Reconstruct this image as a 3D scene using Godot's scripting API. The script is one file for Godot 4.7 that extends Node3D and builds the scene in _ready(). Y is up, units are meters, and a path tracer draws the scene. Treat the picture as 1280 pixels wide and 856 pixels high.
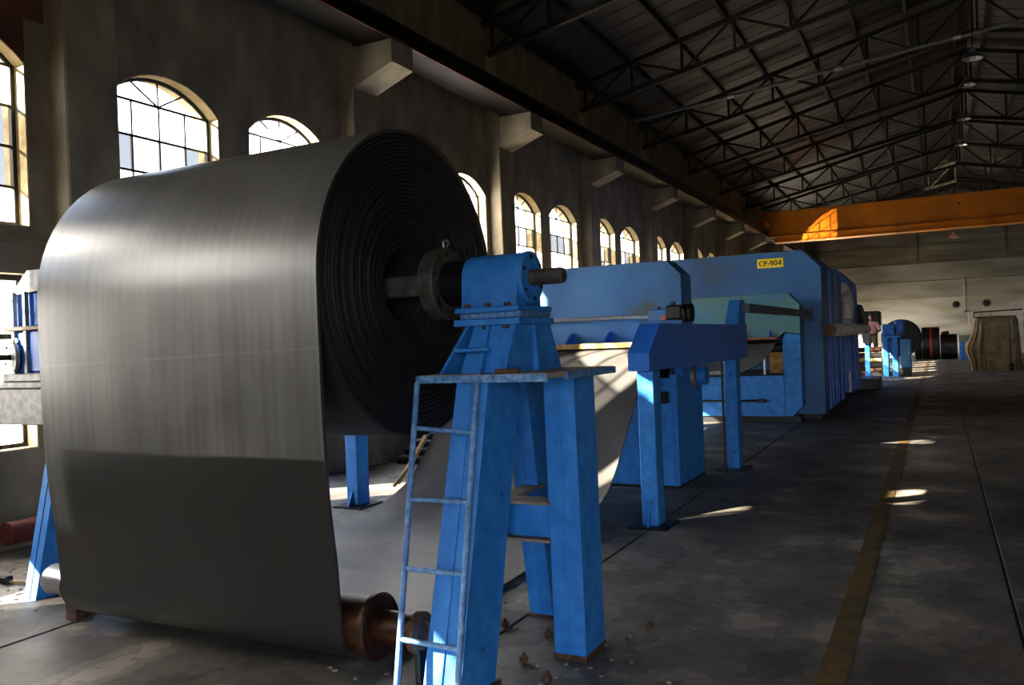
extends Node3D
# A conveyor-belt factory hall: x across the hall, -z down the hall, y up, metres.

class MB:
	var st := SurfaceTool.new()
	func _init() -> void:
		st.begin(Mesh.PRIMITIVE_TRIANGLES)
	func v(p: Vector3, n: Vector3, uv: Vector2) -> void:
		st.set_normal(n)
		st.set_uv(uv)
		st.add_vertex(p)
	func tri(a: Vector3, b: Vector3, c: Vector3, na: Vector3, nb: Vector3, nc: Vector3, ua := Vector2.ZERO, ub := Vector2.ZERO, uc := Vector2.ZERO) -> void:
		if (b - a).cross(c - a).dot(na + nb + nc) > 0.0:
			v(a, na, ua); v(c, nc, uc); v(b, nb, ub)
		else:
			v(a, na, ua); v(b, nb, ub); v(c, nc, uc)
	func quad(a: Vector3, b: Vector3, c: Vector3, d: Vector3, n: Vector3) -> void:
		tri(a, b, c, n, n, n)
		tri(a, c, d, n, n, n)
	func quadn(a: Vector3, b: Vector3, c: Vector3, d: Vector3, na: Vector3, nb: Vector3, nc: Vector3, nd: Vector3, ua := Vector2.ZERO, ub := Vector2.ZERO, uc := Vector2.ZERO, ud := Vector2.ZERO) -> void:
		tri(a, b, c, na, nb, nc, ua, ub, uc)
		tri(a, c, d, na, nc, nd, ua, uc, ud)
	# a box with chamfered edges
	func box(c: Vector3, s: Vector3, bev := 0.0, bs := Basis.IDENTITY) -> MB:
		var h := s * 0.5
		var e := minf(bev, minf(h.x, minf(h.y, h.z)) * 0.8)
		var p := func(sg: Vector3, ax: int) -> Vector3:
			var q := Vector3(sg.x * (h.x - e), sg.y * (h.y - e), sg.z * (h.z - e))
			q[ax] = sg[ax] * h[ax]
			return c + bs * q
		for ax in 3:
			var b1 := (ax + 1) % 3
			var b2 := (ax + 2) % 3
			for s0 in [-1.0, 1.0]:
				var n := Vector3.ZERO
				n[ax] = s0
				var k: Array[Vector3] = []
				for uv in [[-1.0, -1.0], [1.0, -1.0], [1.0, 1.0], [-1.0, 1.0]]:
					var sg := Vector3.ZERO
					sg[ax] = s0; sg[b1] = uv[0]; sg[b2] = uv[1]
					k.append(p.call(sg, ax))
				quad(k[0], k[1], k[2], k[3], bs * n)
				if e > 0.0:
					for s1 in [-1.0, 1.0]:
						var n2 := Vector3.ZERO
						n2[ax] = s0; n2[b1] = s1
						n2 = n2.normalized()
						var g1 := Vector3.ZERO
						g1[ax] = s0; g1[b1] = s1; g1[b2] = -1.0
						var g2 := g1
						g2[b2] = 1.0
						quad(p.call(g1, ax), p.call(g2, ax), p.call(g2, b1), p.call(g1, b1), bs * n2)
		if e > 0.0:
			for x in [-1.0, 1.0]:
				for y in [-1.0, 1.0]:
					for z in [-1.0, 1.0]:
						var sg := Vector3(x, y, z)
						var n := bs * sg.normalized()
						tri(p.call(sg, 0), p.call(sg, 1), p.call(sg, 2), n, n, n)
		return self
	func span(x0: float, x1: float, y0: float, y1: float, z0: float, z1: float, bev := 0.0) -> MB:
		return box(Vector3(x0 + x1, y0 + y1, z0 + z1) * 0.5, Vector3(absf(x1 - x0), absf(y1 - y0), absf(z1 - z0)), bev)
	# hexahedron from a bottom and a top rectangle (four points each, same order round)
	func hexa(lo: Array, hi: Array) -> MB:
		var cc := Vector3.ZERO
		for q in lo + hi:
			cc += q / 8.0
		var fs := [lo, hi]
		for i in 4:
			var j := (i + 1) % 4
			fs.append([lo[i], lo[j], hi[j], hi[i]])
		for f in fs:
			var n: Vector3 = (f[1] - f[0]).cross(f[2] - f[0]).normalized()
			if n.dot((f[0] + f[2]) * 0.5 - cc) < 0.0:
				n = -n
			quad(f[0], f[1], f[2], f[3], n)
		return self
	# surface of revolution: prof = [Vector2(radius, height along axis)], axis = direction
	func lathe(o: Vector3, axis: Vector3, prof: Array, n := 24, smooth := false) -> MB:
		var w := axis.normalized()
		var u := w.cross(Vector3.UP if absf(w.y) < 0.9 else Vector3.RIGHT).normalized()
		var t := u.cross(w)
		for i in prof.size() - 1:
			var a: Vector2 = prof[i]
			var b: Vector2 = prof[i + 1]
			var d := b - a
			if d.length() < 1e-6:
				continue
			var m := Vector2(d.y, -d.x).normalized()
			var ma := m
			var mb := m
			if smooth:
				if i > 0:
					var d0: Vector2 = a - prof[i - 1]
					ma = (m + Vector2(d0.y, -d0.x).normalized()).normalized()
				if i < prof.size() - 2:
					var d1: Vector2 = prof[i + 2] - b
					mb = (m + Vector2(d1.y, -d1.x).normalized()).normalized()
			for k in n:
				var p0 := TAU * k / n
				var p1 := TAU * (k + 1) / n
				var r0 := u * cos(p0) + t * sin(p0)
				var r1 := u * cos(p1) + t * sin(p1)
				var A := o + r0 * a.x + w * a.y
				var B := o + r1 * a.x + w * a.y
				var C := o + r1 * b.x + w * b.y
				var D := o + r0 * b.x + w * b.y
				var nA := r0 * ma.x + w * ma.y
				var nB := r1 * ma.x + w * ma.y
				var nC := r1 * mb.x + w * mb.y
				var nD := r0 * mb.x + w * mb.y
				if a.x > 1e-6:
					tri(A, B, C, nA, nB, nC)
				if b.x > 1e-6:
					tri(A, C, D, nA, nC, nD)
		return self
	func tube(a: Vector3, b: Vector3, r: float, n := 12, r2 := -1.0) -> MB:
		var l := (b - a).length()
		var q := r if r2 < 0.0 else r2
		return lathe(a, b - a, [Vector2(0, 0), Vector2(r, 0), Vector2(q, l), Vector2(0, l)], n)
	# rounded chain of tubes through points
	func path(pts: Array, r: float, n := 8) -> MB:
		for i in pts.size() - 1:
			tube(pts[i], pts[i + 1], r, n)
		return self
	# polygon extruded; f maps (u, v, w) to a point: poly gives u and v, w runs w0..w1
	func prism(poly: PackedVector2Array, w0: float, w1: float, U: Vector3, V: Vector3, W: Vector3, o := Vector3.ZERO) -> MB:
		var ix := Geometry2D.triangulate_polygon(poly)
		var P := func(q: Vector2, w: float) -> Vector3: return o + U * q.x + V * q.y + W * w
		var sg := signf(w1 - w0)
		for i in range(0, ix.size(), 3):
			for s in [0, 1]:
				var w := w1 if s else w0
				var n := W * (sg if s else -sg)
				tri(P.call(poly[ix[i]], w), P.call(poly[ix[i + 1]], w), P.call(poly[ix[i + 2]], w), n, n, n)
		var area := 0.0
		for i in poly.size():
			area += poly[i].cross(poly[(i + 1) % poly.size()])
		for i in poly.size():
			var a := poly[i]
			var b := poly[(i + 1) % poly.size()]
			var e := (b - a).normalized() * signf(area)
			var n := (U * e.y - V * e.x).normalized()
			quad(P.call(a, w0), P.call(b, w0), P.call(b, w1), P.call(a, w1), n)
		return self
	# a sheet of thickness t that follows a (z, y) profile between two x; uv: u across, v along
	func sheet(prof: Array, x0: float, x1: float, t: float, cols := 1, wob := 0.0) -> MB:
		var N := prof.size()
		var nor: Array[Vector2] = []
		var len: Array[float] = [0.0]
		for i in N:
			var d: Vector2 = prof[mini(i + 1, N - 1)] - prof[maxi(i - 1, 0)]
			nor.append(Vector2(-d.y, d.x).normalized())
			if i:
				len.append(len[-1] + (prof[i] - prof[i - 1]).length())
		var P := func(i: int, j: int, s: float) -> Vector3:
			var f := float(j) / cols
			var q: Vector2 = prof[i] + nor[i] * (s * t + wob * sin(f * 9.0 + i * 0.7) * sin(f * PI))
			return Vector3(lerpf(x0, x1, f), q.y, q.x)
		var L: float = len[-1]
		for i in N - 1:
			var na := Vector3(0, nor[i].y, nor[i].x)
			var nb := Vector3(0, nor[i + 1].y, nor[i + 1].x)
			for j in cols:
				var u0 := float(j) / cols
				var u1 := float(j + 1) / cols
				for s in [0.5, -0.5]:
					var g := 1.0 if s > 0 else -1.0
					quadn(P.call(i, j, s), P.call(i, j + 1, s), P.call(i + 1, j + 1, s), P.call(i + 1, j, s), na * g, na * g, nb * g, nb * g, Vector2(u0, len[i] / L), Vector2(u1, len[i] / L), Vector2(u1, len[i + 1] / L), Vector2(u0, len[i + 1] / L))
			var ex := Vector3(signf(x1 - x0), 0, 0)
			quad(P.call(i, 0, 0.5), P.call(i + 1, 0, 0.5), P.call(i + 1, 0, -0.5), P.call(i, 0, -0.5), -ex)
			quad(P.call(i, cols, 0.5), P.call(i + 1, cols, 0.5), P.call(i + 1, cols, -0.5), P.call(i, cols, -0.5), ex)
		return self

var M := {}
var taken := {}

func numbered(n: String) -> String:
	if not taken.has(n):
		taken[n] = 0
		return n
	taken[n] += 1
	return "%s_%03d" % [n, taken[n]]

func tag(o: Node, label: String, category: String, group := "", kind := "") -> void:
	o.set_meta("label", label)
	o.set_meta("category", category)
	if group != "":
		o.set_meta("group", group)
	if kind != "":
		o.set_meta("kind", kind)

func thing(called: String, label: String, category: String, at := Vector3.ZERO, group := "", kind := "") -> Node3D:
	var o := Node3D.new()
	o.name = numbered(called)
	o.position = at
	add_child(o)
	tag(o, label, category, group, kind)
	return o

# one named mesh under its thing; shapes are given in world metres
func obj(called: String, mb: MB, mat: Material, parent: Node3D) -> MeshInstance3D:
	var o := MeshInstance3D.new()
	o.name = called
	o.mesh = mb.st.commit()
	o.material_override = mat
	if parent.get_parent() == self:
		o.position = -parent.position
	parent.add_child(o, true)
	return o

func inst(called: String, mesh: Mesh, mat: Material, parent: Node3D, at: Transform3D) -> MeshInstance3D:
	var o := MeshInstance3D.new()
	o.name = called
	o.mesh = mesh
	o.material_override = mat
	o.transform = at
	parent.add_child(o, true)
	return o

func noise(seed_: int, freq: float, stops: Array, size := 512, octaves := 5, kind := FastNoiseLite.TYPE_SIMPLEX_SMOOTH) -> NoiseTexture2D:
	var f := FastNoiseLite.new()
	f.seed = seed_
	f.frequency = freq
	f.noise_type = kind
	f.fractal_octaves = octaves
	var t := NoiseTexture2D.new()
	t.width = size
	t.height = size
	t.seamless = true
	t.noise = f
	if stops.size():
		var g := Gradient.new()
		var off := PackedFloat32Array()
		var col := PackedColorArray()
		for s in stops:
			off.append(s[0]); col.append(s[1])
		g.offsets = off
		g.colors = col
		t.color_ramp = g
	return t

func mat(called: String, c: Color, rough: float, metal := 0.0, tex: Texture2D = null, scale := 1.0, bump: Texture2D = null, depth := 0.2, world := true) -> StandardMaterial3D:
	var m := StandardMaterial3D.new()
	m.resource_name = called
	m.albedo_color = c
	m.roughness = rough
	m.metallic = metal
	m.uv1_triplanar = true
	m.uv1_world_triplanar = world
	m.uv1_scale = Vector3.ONE * scale
	if tex:
		m.albedo_texture = tex
	if bump:
		m.heightmap_enabled = true
		m.heightmap_texture = bump
		m.heightmap_scale = depth
	M[called] = m
	return m

func g(v: float) -> Color:
	return Color(v, v, v)

func materials() -> void:
	var fine := noise(11, 0.02, [], 512, 6)
	var coarse := noise(12, 0.006, [], 512, 5)
	var conc := noise(1, 0.006, [[0.0, Color(0.5, 0.47, 0.41)], [0.35, Color(0.58, 0.55, 0.49)], [0.6, Color(0.63, 0.6, 0.53)], [1.0, Color(0.74, 0.71, 0.64)]], 1024, 8)
	mat("wall", Color(0.8, 0.78, 0.74), 0.9, 0.0, conc, 0.22, fine, 1.2)
	M.wall.uv1_scale = Vector3(0.3, 0.16, 0.3)
	mat("wall_glow_low", g(0.92), 0.9, 0.0, noise(25, 0.006, [[0.0, Color(0.64, 0.61, 0.54)], [0.45, Color(0.8, 0.77, 0.7)], [1.0, Color(0.94, 0.92, 0.87)]], 512, 6), 0.1, fine, 1.0)  # light on the foot of the end wall, painted in as paler colour
	mat("wall_glow_mid", g(0.78), 0.9, 0.0, M.wall_glow_low.albedo_texture, 0.1, fine, 1.0)  # middle step of the painted end wall glow
	mat("wall_glow_faint", g(0.66), 0.9, 0.0, M.wall_glow_low.albedo_texture, 0.1, fine, 1.0)  # faintest step of the painted end wall glow
	M.wall_glow_mid.uv1_scale = Vector3(0.06, 0.25, 0.06)
	M.wall_glow_faint.uv1_scale = Vector3(0.06, 0.25, 0.06)
	M.wall_glow_low.uv1_scale = Vector3(0.06, 0.25, 0.06)
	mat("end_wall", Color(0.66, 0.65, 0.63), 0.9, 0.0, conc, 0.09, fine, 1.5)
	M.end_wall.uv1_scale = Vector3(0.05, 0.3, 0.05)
	var red := noise(2, 0.006, [[0.0, Color(0.25, 0.16, 0.13)], [0.5, Color(0.45, 0.27, 0.2)], [1.0, Color(0.55, 0.36, 0.28)]], 512, 5)
	mat("red_wall", g(0.8), 0.9, 0.0, red, 0.25, fine, 1.0)
	var plaster := noise(3, 0.01, [[0.0, Color(0.62, 0.52, 0.36)], [0.5, Color(0.8, 0.72, 0.54)], [1.0, Color(0.9, 0.84, 0.7)]], 512, 5)
	mat("reveal", g(0.95), 0.85, 0.0, plaster, 0.8, fine, 0.8)
	var flr := floor_image()
	var fm := mat("floor", g(0.75), 0.5, 0.0, flr, 0.17, fine, 0.7)
	fm.roughness_texture = noise(5, 0.006, [[0.0, g(0.55)], [0.45, g(0.8)], [1.0, g(1.0)]], 512, 5)
	fm.roughness = 0.75
	mat("joint", Color(0.1, 0.09, 0.085), 0.95)
	var yl := noise(6, 0.012, [[0.0, Color(0.28, 0.24, 0.16)], [0.4, Color(0.42, 0.33, 0.14)], [0.6, Color(0.5, 0.37, 0.12)], [1.0, Color(0.6, 0.44, 0.15)]], 512, 6)
	mat("floor_yellow", g(0.72), 0.7, 0.0, yl, 0.6)
	var bl := noise(7, 0.008, [[0.0, Color(0.3, 0.2, 0.14)], [0.09, Color(0.14, 0.3, 0.5)], [0.13, Color(0.13, 0.4, 0.69)], [0.55, Color(0.16, 0.45, 0.74)], [1.0, Color(0.22, 0.51, 0.8)]], 1024, 7)
	mat("blue", Color(1, 1, 1), 0.5, 0.0, bl, 0.8, fine, 0.12)
	M.blue.metallic_specular = 0.38
	var tl := noise(8, 0.004, [[0.0, Color(0.28, 0.3, 0.3)], [0.15, Color(0.16, 0.38, 0.58)], [0.5, Color(0.18, 0.44, 0.67)], [1.0, Color(0.27, 0.52, 0.7)]], 512, 4)
	mat("press_blue", Color(0.92, 0.95, 0.95), 0.5, 0.0, tl, 0.35, fine, 0.12)
	var gr2 := noise(22, 0.003, [[0.0, Color(0.3, 0.46, 0.46)], [0.4, Color(0.28, 0.47, 0.52)], [0.6, Color(0.22, 0.45, 0.6)], [1.0, Color(0.2, 0.45, 0.66)]], 512, 3)
	mat("press_green", Color(0.92, 0.95, 0.95), 0.5, 0.0, gr2, 0.2, fine, 0.12)
	mat("press_main", Color(0.8, 0.86, 0.9), 0.5, 0.0, tl, 0.2, fine, 0.12)
	mat("deep_blue", Color(0.8, 0.86, 1.0), 0.45, 0.0, bl, 0.5, fine, 0.12)
	var wf := noise(9, 0.02, [[0.0, Color(0.25, 0.17, 0.12)], [0.2, Color(0.3, 0.3, 0.33)], [0.3, Color(0.25, 0.42, 0.62)], [0.6, Color(0.32, 0.5, 0.7)], [1.0, Color(0.6, 0.68, 0.76)]], 512, 6)
	mat("worn_blue", g(1.0), 0.5, 0.2, wf, 2.0, fine, 0.2)
	var rs := noise(10, 0.02, [[0.0, Color(0.14, 0.09, 0.07)], [0.5, Color(0.3, 0.2, 0.14)], [1.0, Color(0.45, 0.31, 0.22)]], 512, 6)
	mat("rust", g(0.9), 0.75, 0.2, rs, 1.5, fine, 0.4)
	mat("brown_steel", Color(0.72, 0.62, 0.55), 0.42, 0.6, rs, 1.0, fine, 0.15)
	mat("dusty_top", Color(0.8, 0.72, 0.64), 0.85, 0.0, noise(24, 0.01, [[0.0, g(0.45)], [0.5, g(0.62)], [1.0, g(0.75)]], 256, 5), 1.2)
	mat("dust", Color(0.3, 0.27, 0.23), 0.95)
	var gr := noise(13, 0.015, [[0.0, Color(0.4, 0.39, 0.37)], [0.5, Color(0.5, 0.5, 0.5)], [1.0, Color(0.6, 0.61, 0.62)]], 512, 6)
	mat("grey_steel", g(0.95), 0.5, 0.3, gr, 1.5, fine, 0.2)
	mat("dark_steel", Color(0.13, 0.12, 0.115), 0.5, 0.4, gr, 1.0)
	mat("black_steel", Color(0.06, 0.06, 0.065), 0.45, 0.2)
	mat("truss", Color(0.13, 0.12, 0.11), 0.7, 0.2)
	var rf := noise(14, 0.012, [[0.0, Color(0.2, 0.15, 0.11)], [0.5, Color(0.34, 0.26, 0.19)], [1.0, Color(0.45, 0.36, 0.27)]], 512, 5)
	mat("roof", g(0.3), 0.55, 0.0, rf, 0.3)
	mat("silver", Color(0.75, 0.75, 0.76), 0.3, 0.9)
	mat("frame_dark", Color(0.1, 0.09, 0.08), 0.6, 0.2)
	mat("crane_yellow", Color(0.9, 0.52, 0.04), 0.45, 0.0, noise(15, 0.006, [[0.0, g(0.75)], [1.0, g(1.0)]], 256, 4), 0.3)
	mat("sign_yellow", Color(1.0, 0.86, 0.06), 0.5)
	mat("sign_black", Color(0.03, 0.03, 0.03), 0.6)
	mat("wood", Color(0.72, 0.55, 0.3), 0.75, 0.0, noise(16, 0.02, [[0.0, g(0.6)], [1.0, g(1.0)]], 256, 5), 1.5)
	mat("ledge_orange", Color(0.6, 0.3, 0.14), 0.7)
	mat("tan_strip", Color(0.66, 0.52, 0.32), 0.6)
	mat("red_rail", Color(0.3, 0.09, 0.07), 0.6, 0.1)
	mat("red_stripe", Color(0.65, 0.1, 0.06), 0.6)
	var ru := noise(17, 0.01, [[0.0, g(0.35)], [0.5, g(0.7)], [1.0, g(1.0)]], 512, 6)
	mat("rubber", Color(0.15, 0.145, 0.14), 0.5, 0.0, ru, 1.0, fine, 0.1)
	mat("rubber_edge", Color(0.14, 0.14, 0.14), 0.55, 0.0, ru, 2.0, fine, 0.3)
	var bt := mat("belt_top", Color(1, 1, 1), 0.42, 0.0, belt_image(), 1.0)
	bt.uv1_triplanar = false
	bt.roughness = 0.33
	bt.metallic_specular = 0.7
	mat("belt_under", Color(0.38, 0.37, 0.355), 0.5, 0.0, noise(19, 0.004, [[0.0, g(0.55)], [0.5, g(0.75)], [1.0, g(1.0)]], 512, 4), 0.5, fine, 0.1)
	var tp := noise(20, 0.02, [[0.0, Color(0.44, 0.36, 0.25)], [0.5, Color(0.56, 0.47, 0.35)], [1.0, Color(0.68, 0.58, 0.45)]], 512, 5)
	mat("tarp", g(1.0), 0.95, 0.0, tp, 0.25, fine, 0.6)
	mat("lagging", Color(0.85, 0.82, 0.78), 0.85)
	mat("arm_grey", Color(0.55, 0.6, 0.74), 0.5, 0.0, gr, 1.0)
	mat("iron", Color(0.9, 0.95, 1.0), 0.6, 0.3, noise(23, 0.02, [[0.0, Color(0.17, 0.15, 0.13)], [0.5, Color(0.28, 0.25, 0.22)], [1.0, Color(0.4, 0.36, 0.31)]], 256, 5), 2.0, fine, 0.3)
	mat("white_cloth", Color(0.85, 0.83, 0.8), 0.9)
	mat("skin", Color(0.6, 0.38, 0.28), 0.55)
	mat("hair", Color(0.07, 0.05, 0.04), 0.7)
	mat("shirt", Color(0.95, 0.68, 0.64), 0.9)
	mat("trousers", Color(0.5, 0.42, 0.31), 0.9)
	mat("belt_black", Color(0.05, 0.045, 0.045), 0.6)
	for k in 3:
		var a := mat("pane_%d" % k, [Color(0.96, 0.98, 1.0, 0.05), Color(0.5, 0.51, 0.5, 0.5), Color(0.4, 0.41, 0.4, 0.72)][k], 0.06)
		a.uv1_triplanar = false
		a.transparency = BaseMaterial3D.TRANSPARENCY_ALPHA

	for k in 4:
		var a := mat("frosted_%d" % k, [Color(0.93, 0.92, 0.9, 0.95), Color(0.86, 0.86, 0.84, 0.6), Color(0.5, 0.5, 0.48, 0.96), Color(0.6, 0.6, 0.58, 0.96)][k], 0.5)
		a.uv1_triplanar = false
		a.transparency = BaseMaterial3D.TRANSPARENCY_ALPHA
		a.backlight_enabled = true
		a.backlight = Color(1, 1, 1) * [1.6, 1.6, 0.8, 1.5][k]
	var fd := mat("dimming_glass", Color(0.34, 0.33, 0.31, 0.97), 0.5)  # darker glass added to unseen and far windows to cut their light
	fd.uv1_triplanar = false
	fd.transparency = BaseMaterial3D.TRANSPARENCY_ALPHA
	fd.backlight_enabled = true
	fd.backlight = Color(0.3, 0.3, 0.29)

# worn concrete: mottling, scuffed pale patches with hard rims, dark drips and hairline cracks
func floor_image() -> ImageTexture:
	var n := 832
	var im := Image.create(n, n, false, Image.FORMAT_RGB8)
	var a := FastNoiseLite.new()
	a.seed = 41
	a.frequency = 1.0
	a.fractal_octaves = 6
	a.fractal_gain = 0.6
	var b := FastNoiseLite.new()
	b.seed = 42
	b.frequency = 1.0
	b.fractal_octaves = 4
	var c := FastNoiseLite.new()
	c.seed = 43
	c.frequency = 1.0
	c.fractal_octaves = 3
	for y in n:
		for x in n:
			# a torus in the noise space keeps the edges of the tile seamless along x
			var u := TAU * x / n
			var px := cos(u) * 0.9
			var pz := sin(u) * 0.9
			var py := 2.83 * absf(2.0 * y / n - 1.0)
			var m := a.get_noise_3d(px * 1.4, py * 1.4, pz * 1.4)
			var f := a.get_noise_3d(px * 9.0, py * 9.0, pz * 9.0)
			var k := b.get_noise_3d(px * 1.1 + 7.0, py * 1.1, pz * 1.1)
			var cr := absf(c.get_noise_3d(px * 0.8, py * 0.8 + 3.0, pz * 0.8))
			var v := 0.43 + 0.13 * m + 0.09 * f
			v += 0.1 * smoothstep(0.17, 0.185, k + 0.05 * f)
			v += 0.12 * smoothstep(0.33, 0.345, k + 0.06 * m)
			v -= 0.09 * smoothstep(-0.24, -0.27, k + 0.08 * f)
			v -= 0.2 * smoothstep(0.007, 0.002, cr) * smoothstep(-0.1, 0.2, m + k)
			v = clampf(v, 0.12, 0.8)
			im.set_pixel(x, y, Color(v * 1.06, v * 0.99, v * 0.9))
	return ImageTexture.create_from_image(im)

# dust on the outer face of the rubber belt: u runs across from the near edge, v down from the back of the roll
func belt_image() -> ImageTexture:
	var w := 384
	var h := 768
	var im := Image.create(w, h, false, Image.FORMAT_RGB8)
	var a := FastNoiseLite.new()
	a.seed = 5
	a.frequency = 0.01
	a.fractal_octaves = 4
	for y in h:
		var vv := float(y) / h
		for x in w:
			var uu := float(x) / w
			var streak := a.get_noise_2d(x * 2.2, y * 0.12) * 0.35 + a.get_noise_2d(x * 9.0 + 300.0, y * 0.25) * 0.35 + 0.5
			var cloud := a.get_noise_2d(x * 0.7 + 900.0, y * 0.9) * 0.5 + 0.5
			var dust := 0.13 + 0.19 * streak + 0.15 * cloud
			var edge := 0.002 * a.get_noise_2d(x * 0.6, 77.0)
			# the lower part of the hanging length carries no dust, with a clear upper border
			var clean := smoothstep(0.789 + edge, 0.794 + edge, vv) * smoothstep(0.95, 0.88, uu)
			var clean2 := smoothstep(0.87, 0.9, vv)
			dust = lerpf(dust, 0.01 + 0.01 * cloud, maxf(clean, clean2))
			# wrap seam
			dust += 0.08 * smoothstep(0.0015, 0.0, absf(vv - 0.688 - 0.009 * uu))
			im.set_pixel(x, y, Color(dust * 1.02, dust, dust * 0.95))
	return ImageTexture.create_from_image(im)

func _ready() -> void:
	var cam := Camera3D.new()
	cam.name = "camera"
	cam.fov = 44.58
	cam.near = 0.05
	cam.far = 300.0
	cam.transform = Transform3D(Basis(Vector3(0.890, -0.038, -0.455), Vector3(0.034, 0.999, -0.017), Vector3(0.456, 0.0, 0.890)).orthonormalized(), Vector3(0, 1.65, 0))
	add_child(cam)
	cam.current = true
	var env := Environment.new()
	env.background_mode = Environment.BG_SKY
	var sky := Sky.new()
	var sm := ProceduralSkyMaterial.new()
	sm.sky_top_color = Color(0.68, 0.76, 0.88)
	sm.sky_horizon_color = Color(0.97, 0.97, 0.96)
	sm.sky_energy_multiplier = 2.4
	sm.ground_horizon_color = Color(0.85, 0.82, 0.76)
	sm.ground_bottom_color = Color(0.7, 0.66, 0.58)
	sm.ground_energy_multiplier = 1.1
	sky.sky_material = sm
	env.sky = sky
	env.tonemap_mode = Environment.TONE_MAPPER_LINEAR
	env.tonemap_exposure = 1.9
	env.sdfgi_enabled = true
	env.ssao_enabled = true
	env.ssil_enabled = true
	var we := WorldEnvironment.new()
	we.name = "world"
	we.environment = env
	add_child(we)
	var sun := DirectionalLight3D.new()
	sun.name = "sun"
	sun.light_color = Color(1.0, 0.955, 0.875)
	sun.light_energy = 16.0
	sun.light_angular_distance = 0.5
	sun.shadow_enabled = true
	sun.sky_mode = DirectionalLight3D.SKY_MODE_LIGHT_ONLY
	sun.look_at_from_position(Vector3.ZERO, Vector3(1.0, -0.62, -0.93), Vector3.UP)
	add_child(sun)
	# sunlight thrown back up by wet ground outside: it comes in through the far arched windows
	var gl := SpotLight3D.new()
	gl.name = "sun_thrown_up"
	gl.light_color = Color(1.0, 0.88, 0.68)
	gl.light_energy = 22000.0
	gl.light_size = 0.3
	gl.spot_angle = 1.9
	gl.spot_range = 150.0
	gl.spot_attenuation = 2.0
	gl.shadow_enabled = true
	var td := Vector3(1.0, 0.62, -0.93).normalized()
	var tp := Vector3(-7.5, 4.0, -36.5)
	gl.look_at_from_position(tp - td * 60.0, tp, Vector3.UP)
	add_child(gl)
	materials()
	shell()
	roof_steel()
	crane()
	belt()
	stand_near()
	stand_far()
	guide()
	portals()
	press()
	far_end()
	small_things()

# ---------------------------------------------------------------- the hall
const XI := -7.33      # inner face of the window wall
const XO := -7.68      # outer face
const XR := 9.35       # inner face of the opposite wall
const ZB := 6.5        # wall behind the camera
const ZL := 14.5       # window wall carried on unseen past the gable, added to keep sun off the door
const ZE := -55.0      # end wall
const SILL2 := 2.87
const SPRING := 4.36
const APEX := 4.66
const SILL1 := 0.86
const HEAD1 := 2.44

func pilaster_z() -> Array:
	return [12.1, 7.7, 3.4, -0.95, -5.3, -9.6, -13.92, -18.42, -22.97, -27.52, -32.07, -36.62, -41.17, -45.72, -50.27]

func window_spans() -> Array:
	var w := []
	var p := pilaster_z()
	for i in p.size():
		var c: float = p[i]
		if i == 4:
			w.append([-5.70, -7.10]); w.append([-7.58, -9.0])
		elif i == 3:
			w.append([-1.45, -2.9]); w.append([-3.35, -4.8])
		elif i < 13:
			w.append([c - 0.5, c - 1.95]); w.append([c - 2.4, c - 3.9])
	return w

func arc_pts(z0: float, z1: float, n := 10) -> Array:
	var h := (z0 - z1) * 0.5
	var rise := APEX - SPRING
	var R := (h * h + rise * rise) / (2.0 * rise)
	var a0 := asin(h / R)
	var out := []
	for i in n + 1:
		var a := lerpf(a0, -a0, float(i) / n)
		out.append(Vector2((z0 + z1) * 0.5 + R * sin(a), APEX - R + R * cos(a)))
	return out

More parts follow.
